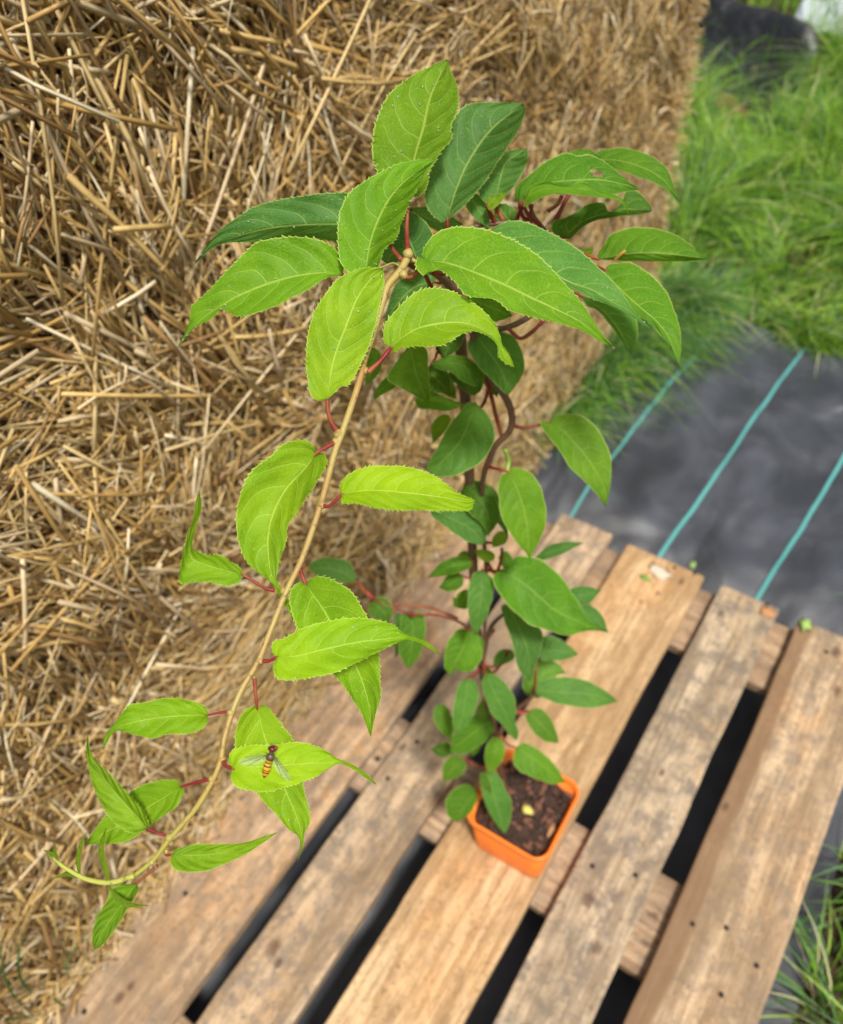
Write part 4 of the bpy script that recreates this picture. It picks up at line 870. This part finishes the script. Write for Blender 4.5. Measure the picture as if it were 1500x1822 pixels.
lo([(634,1036),(600,1015),(550,1009)], [(632,1020),(617,998),(579,992),(556,999)], [(625,1037),(590,1033),(562,1024)], .02,.02, c=(.07,.19,.036), pet=[(664,1064,.88),(650,1052,.88)])
lo([(660,1070),(680,1086),(692,1110)], 20, 22, .02,.02, c=(.07,.18,.034), pet=[(662,1062,.88)])
lo([(730,1092),(735,1130),(726,1190)], [(750,1090),(757,1110),(755,1140),(745,1170)], [(716,1096),(711,1115),(709,1150),(716,1175)], .02,.03, c=(.085,.21,.03), pet=[(735,1094,.89)])
lo([(707,1090),(712,1130),(703,1172)], 12, 10, .05,.06, c=(.07,.2,.05), pet=None)
for (x, y, a, L_, o_) in ((880, 640, 110, 60, .03), (800, 690, 60, 50, .02), (820, 800, 140, 46, .03), (850, 905, 70, 50, .03), (820, 1000, 120, 44, .02), (845, 1150, 60, 40, .02), (838, 1240, 100, 42, .02), (870, 1200, 40, 44, .03), (905, 1000, 60, 44, .04), (845, 1330, 110, 36, .01), (862, 985, 200, 40, -.03), (852, 1150, 75, 44, -.02), (884, 1235, 20, 40, -.0)):
    ca, sa = math.cos(math.radians(a)), math.sin(math.radians(a))
    lo([(x - ca * L_ * .5, y - sa * L_ * .5), (x, y + 3), (x + ca * L_ * .5, y + sa * L_ * .5)], L_ * .24, L_ * .26, o_, o_ + .01, c=random.choice(((.10,.25,.03), (.085,.22,.03), (.13,.28,.03))), pet=None)
# loose red stalks whose leaves are out of sight, and the small bud at the node
def stalk(pts, r=3.4, mat=None):
    A = np.array([[*at(x, y, z), r * z / F] for x, y, z in pts]); B = crs(A, 24); g = Geo().add(tube_geo(B[:, :3], B[:, 3], 8)); put(mesh('leaf_stalk', g.V, g.F, mat or M_PET), plant)
stalk([(714,462,.452),(728,470,.47),(745,482,.49)], 4.6); stalk([(716,489,.447),(728,494,.447),(741,487,.446),(748,476,.448)], 4.4)
stalk([(752,480,.465),(762,500,.47),(770,520,.48)], 4); stalk([(772,484,.47),(785,487,.475),(795,482,.48)], 5)
stalk([(905,585,.585),(925,602,.582),(945,592,.578),(968,570,.575)], 3.6); stalk([(893,778,.685),(886,752,.675),(880,730,.665),(873,700,.655),(866,672,.64)], 4)
stalk([(850,735,.69),(862,715,.68),(870,690,.665)], 3); stalk([(1000,348,.56),(992,364,.56),(975,376,.56)], 3.6)
stalk([(930,366,.55),(922,385,.555),(916,402,.56)], 3.6); stalk([(947,364,.55),(944,380,.555),(946,396,.56)], 3.4); stalk([(820,690,.68),(822,640,.66),(824,600,.64)], 6)
stalk([(865,990,.80),(870,1005,.81),(880,1020,.83)], 2.8); stalk([(893,975,.80),(892,995,.81),(884,1020,.83)], 2.8); stalk([(825,1185,.94),(850,1160,.93),(880,1120,.92)], 2.8)
stalk([(905,1160,.93),(885,1190,.95),(868,1205,.96)], 2.8); stalk([(700,1075,.885),(760,1080,.89),(815,1100,.90)], 2.2)
stalk([(899,800,.69),(905,820,.70),(902,838,.70)], 4, simple('green_stalk', (.25, .38, .06), .5)); stalk([(1095,462,.545),(1105,452,.54),(1113,446,.538)], 3, simple('dry_tip', (.5, .28, .06), .6))

# ------------------------------------------------------------------ dew on the upper leaves
m, nn_, p = newmat('dew'); p.inputs['Base Color'].default_value = (.9, .95, .85, 1); p.inputs['Roughness'].default_value = .05; p.inputs['Transmission Weight'].default_value = .8; p.inputs['IOR'].default_value = 1.33
M_DEW = m
for o, N_ in [(DEWY[k], n_) for k, n_ in ((0, 38), (2, 30), (3, 26), (4, 26), (5, 22), (6, 14), (7, 22), (29, 8), (34, 6), (37, 6)) if k < len(DEWY)]:
    me = o.data; g = Geo(); R = random.Random(N_ * 3 + len(me.vertices))
    for q in range(N_):
        pl = me.polygons[R.randrange(len(me.polygons))]; n_ = np.array(pl.normal); c_ = np.array(pl.center)
        if n_ @ (CC - c_) < 0: n_ = -n_
        rr = R.choice((.00035, .0005, .0005, .0008)); g.add(blob_geo(c_ + n_ * rr * .3, rr, q, 1, (1, 1, .8), 0))
    w_ = mesh('dew', g.V, g.F, M_DEW); w_.parent = o; w_['kind'] = 'stuff'
# ------------------------------------------------------------------ hoverfly on the lowest bright leaf
fd = .3655
fly = empty('hoverfly', tuple(at(477, 1358, fd))); tag(fly, 'hoverfly with black and orange banded body resting on a bright leaf', 'hoverfly')
def fp(x, y, lift=0.0): return at(x, y, fd - lift)
axis = [(485.5,1326,3.2),(485,1331,7.4),(484,1335,7.4),(483,1339,3.2),(482,1343,7.2),(480.5,1349,8),(479,1353,6.2),(477.5,1357,5.4),(476,1362,6.8),(474.5,1368,7.2),(472.5,1375,6.4),(471,1380,3.8),(470,1384,1.0)]
P = np.array([[*fp(x, y, .0032 + .0009 * math.sin(i / 3)), r * fd / F] for i, (x, y, r) in enumerate(axis)])
B = crs(P, 60); Vt, Fc = tube_geo(B[:, :3], B[:, 3], 16)
m, nn_, p = newmat('hoverfly_body'); b = NB(nn_); uvn = b.n('ShaderNodeTexCoord').outputs['UV']; sp = b.n('ShaderNodeSeparateXYZ'); b.l(uvn, sp.inputs[0])
rp = b.n('ShaderNodeValToRGB'); rp.color_ramp.interpolation = 'CONSTANT'; e = rp.color_ramp.elements
stops = [(0, (.10, .012, .018)), (.22, (.05, .03, .02)), (.26, (.085, .065, .035)), (.40, (.06, .04, .02)), (.46, (.50, .27, .025)), (.53, (.02, .012, .008)), (.56, (.62, .36, .03)), (.61, (.03, .015, .01)), (.65, (.65, .33, .02)), (.73, (.02, .012, .01)), (.755, (.62, .28, .02)), (.79, (.04, .015, .01)), (.83, (.62, .27, .02)), (.90, (.12, .03, .015))]
while len(e) < len(stops): e.new(.5)
for i, (q, c_) in enumerate(stops): e[i].position = q; e[i].color = (*c_, 1)
b.l(sp.outputs[0], rp.inputs[0]); b.l(rp.outputs[0], p.inputs['Base Color']); p.inputs['Roughness'].default_value = .3
uv = [(i // 16 / 59, (i % 16) / 16) for i in range(60 * 16)] + [(0, 0), (1, 0)]
put(mesh('body', Vt, Fc, m, uv=uv), fly)
M_EYE = simple('compound_eye', (.20, .02, .03), .25, .6)
for s_ in (-1, 1):
    g = Geo().add(blob_geo(fp(485.3 + s_ * 4.3, 1331.5, .0036), 4.6 * fd / F, 3, 2, (1, 1, 1), 0)); put(mesh('eye', g.V, g.F, M_EYE), fly)
m, nn_, p = newmat('wing'); b = NB(nn_); p.inputs['Base Color'].default_value = (.55, .6, .5, 1); p.inputs['Roughness'].default_value = .35; p.inputs['Specular IOR Level'].default_value = .4
tr = b.n('ShaderNodeBsdfTransparent'); mx = b.n('ShaderNodeMixShader'); mx.inputs[0].default_value = .84
b.l(p.outputs[0], mx.inputs[1]); b.l(tr.outputs[0], mx.inputs[2]); b.l(mx.outputs[0], nn_.nodes['Material Output'].inputs['Surface']); M_WING = m
def wing(out, hinge):
    pts = crs(out + [out[0]], 40)[:-1]; c = pts.mean(0); V = [fp(*c, .0046)] + [fp(x, y, .0044 + .00004 * math.hypot(x - hinge[0], y - hinge[1])) for x, y in pts]
    Fc = [(0, i + 1, (i + 1) % len(pts) + 1) for i in range(len(pts))]; w_ = put(mesh('wing', V, Fc, M_WING), fly)
    for q in range(3):
        tgt = pts[(13, 19, 25)[q]]; A = np.array([fp(hinge[0], hinge[1], .0047), fp((hinge[0] + tgt[0]) / 2, (hinge[1] + tgt[1]) / 2 - 1, .0049), fp(tgt[0], tgt[1], .0052)])
        g = Geo().add(tube_geo(crs(A, 10), .5 * fd / F, 5)); v = mesh('wing_vein', g.V, g.F, simple('wing_vein', (.12, .08, .04), .5)); v.parent = w_
wing([(476,1342),(460,1343),(440,1347),(426,1352),(424,1357),(434,1361),(452,1361),(466,1358),(474,1350)], (478,1343))
wing([(488,1346),(498,1355),(508,1369),(516,1382),(517,1389),(510,1388),(498,1379),(490,1368),(486,1356)], (486,1345))
M_LEG = simple('fly_leg', (.10, .06, .02), .5)
for s_ in (-1, 1):
    for k_, (ax_, ay_) in enumerate(((8, -6), (11, 3), (10, 12))):
        A = np.array([fp(482 + s_ * 3, 1344 + k_ * 4, .0024), fp(482 + s_ * ax_ * .8, 1344 + k_ * 3 + ay_ * .5, .0034), fp(481 + s_ * ax_ * 1.2, 1345 + k_ * 3 + ay_, .0006)])
        g = Geo().add(tube_geo(crs(A, 10), .55 * fd / F, 5)); put(mesh('leg', g.V, g.F, M_LEG), fly)
    A = np.array([fp(485.5 + s_ * 1.5, 1327, .0040), fp(486 + s_ * 2.5, 1322, .0044)]); g = Geo().add(tube_geo(crs(A, 5), .6 * fd / F, 5)); put(mesh('antenna', g.V, g.F, M_LEG), fly)

# ------------------------------------------------------------------ crumbs on the pallet
def crumb(name, x, y, z, r, sq, rgb, label, cat, seed):
    gp = 'green leaf scraps dropped on the pallet' if name == 'leaf_scrap' else None
    w = onz(x, y, z); g = Geo().add(blob_geo((w[0], w[1], z + r * sq[2] * .8), r, seed, 2, sq, .9)); tag(mesh(name, g.V, g.F, simple(name, rgb, .6, .3, 150, .3)), label, cat, gp)
crumb('leaf_scrap', 1147, 1029, .144, .008, (1.2, .7, .25), (.16, .33, .06), 'scrap of green leaf on the end of the middle slat', 'leaf scrap', 3)
crumb('leaf_scrap', 1431, 1114, .144, .012, (.9, 1.0, .45), (.30, .45, .12), 'curled pale green leaf scrap at the end of the right hand slat', 'leaf scrap', 6)
crumb('leaf_scrap', 1232, 1007, .135, .008, (.8, 1.2, .4), (.25, .38, .12), 'tiny green leaf scrap behind the end of the middle slat', 'leaf scrap', 8)
crumb('bark_flake', 1368, 1090, .144, .013, (1.2, .8, .12), (.45, .22, .10), 'orange brown bark flake on the end of the narrow grey slat', 'bark flake', 5)
crumb('white_flake', 1172, 1017, .144, .017, (1.3, .8, .03), (.62, .50, .38), 'whitish flaky patch at the far end of the middle slat', 'flake', 9)
crumb('dry_leaf', 962, 832, .0, .014, (1.3, .7, .4), (.42, .25, .11), 'dry tan leaf lying on the black sheet by the grass tuft', 'dry leaf', 12)
crumb('straw_flake', 1340, 922, .004, .004, (1.3, .7, .3), (.40, .30, .22), 'tiny pale flake in the middle of the bare black sheet', 'flake', 14)


# the few smallest leaves beyond one hundred are one part
lv = sorted([o for o in plant.children if o.name.split('.')[0] == 'leaf'], key=lambda o: sum(p_.area for p_ in o.data.polygons), reverse=True)
if len(lv) > 99:
    bl, bp = bmesh.new(), bmesh.new(); cc_ = (.20, .36, .014, .6)
    for o in lv[99:]:
        bl.from_mesh(o.data)
        for ch in list(o.children):
            bp.from_mesh(ch.data); bpy.data.objects.remove(ch)
        bpy.data.objects.remove(o)
    for nm, b_, mt_ in (('small_leaves', bl, M_LEAF), ('small_petioles', bp, M_PET)):
        me = bpy.data.meshes.new(nm); b_.to_mesh(me); b_.free(); me.materials.clear(); me.materials.append(mt_)
        o = bpy.data.objects.new(nm, me); col.objects.link(o); o['kind'] = 'stuff'
        if nm == 'small_leaves': put(o, plant); o.color = cc_; sm_ = o
        else: o.parent = sm_
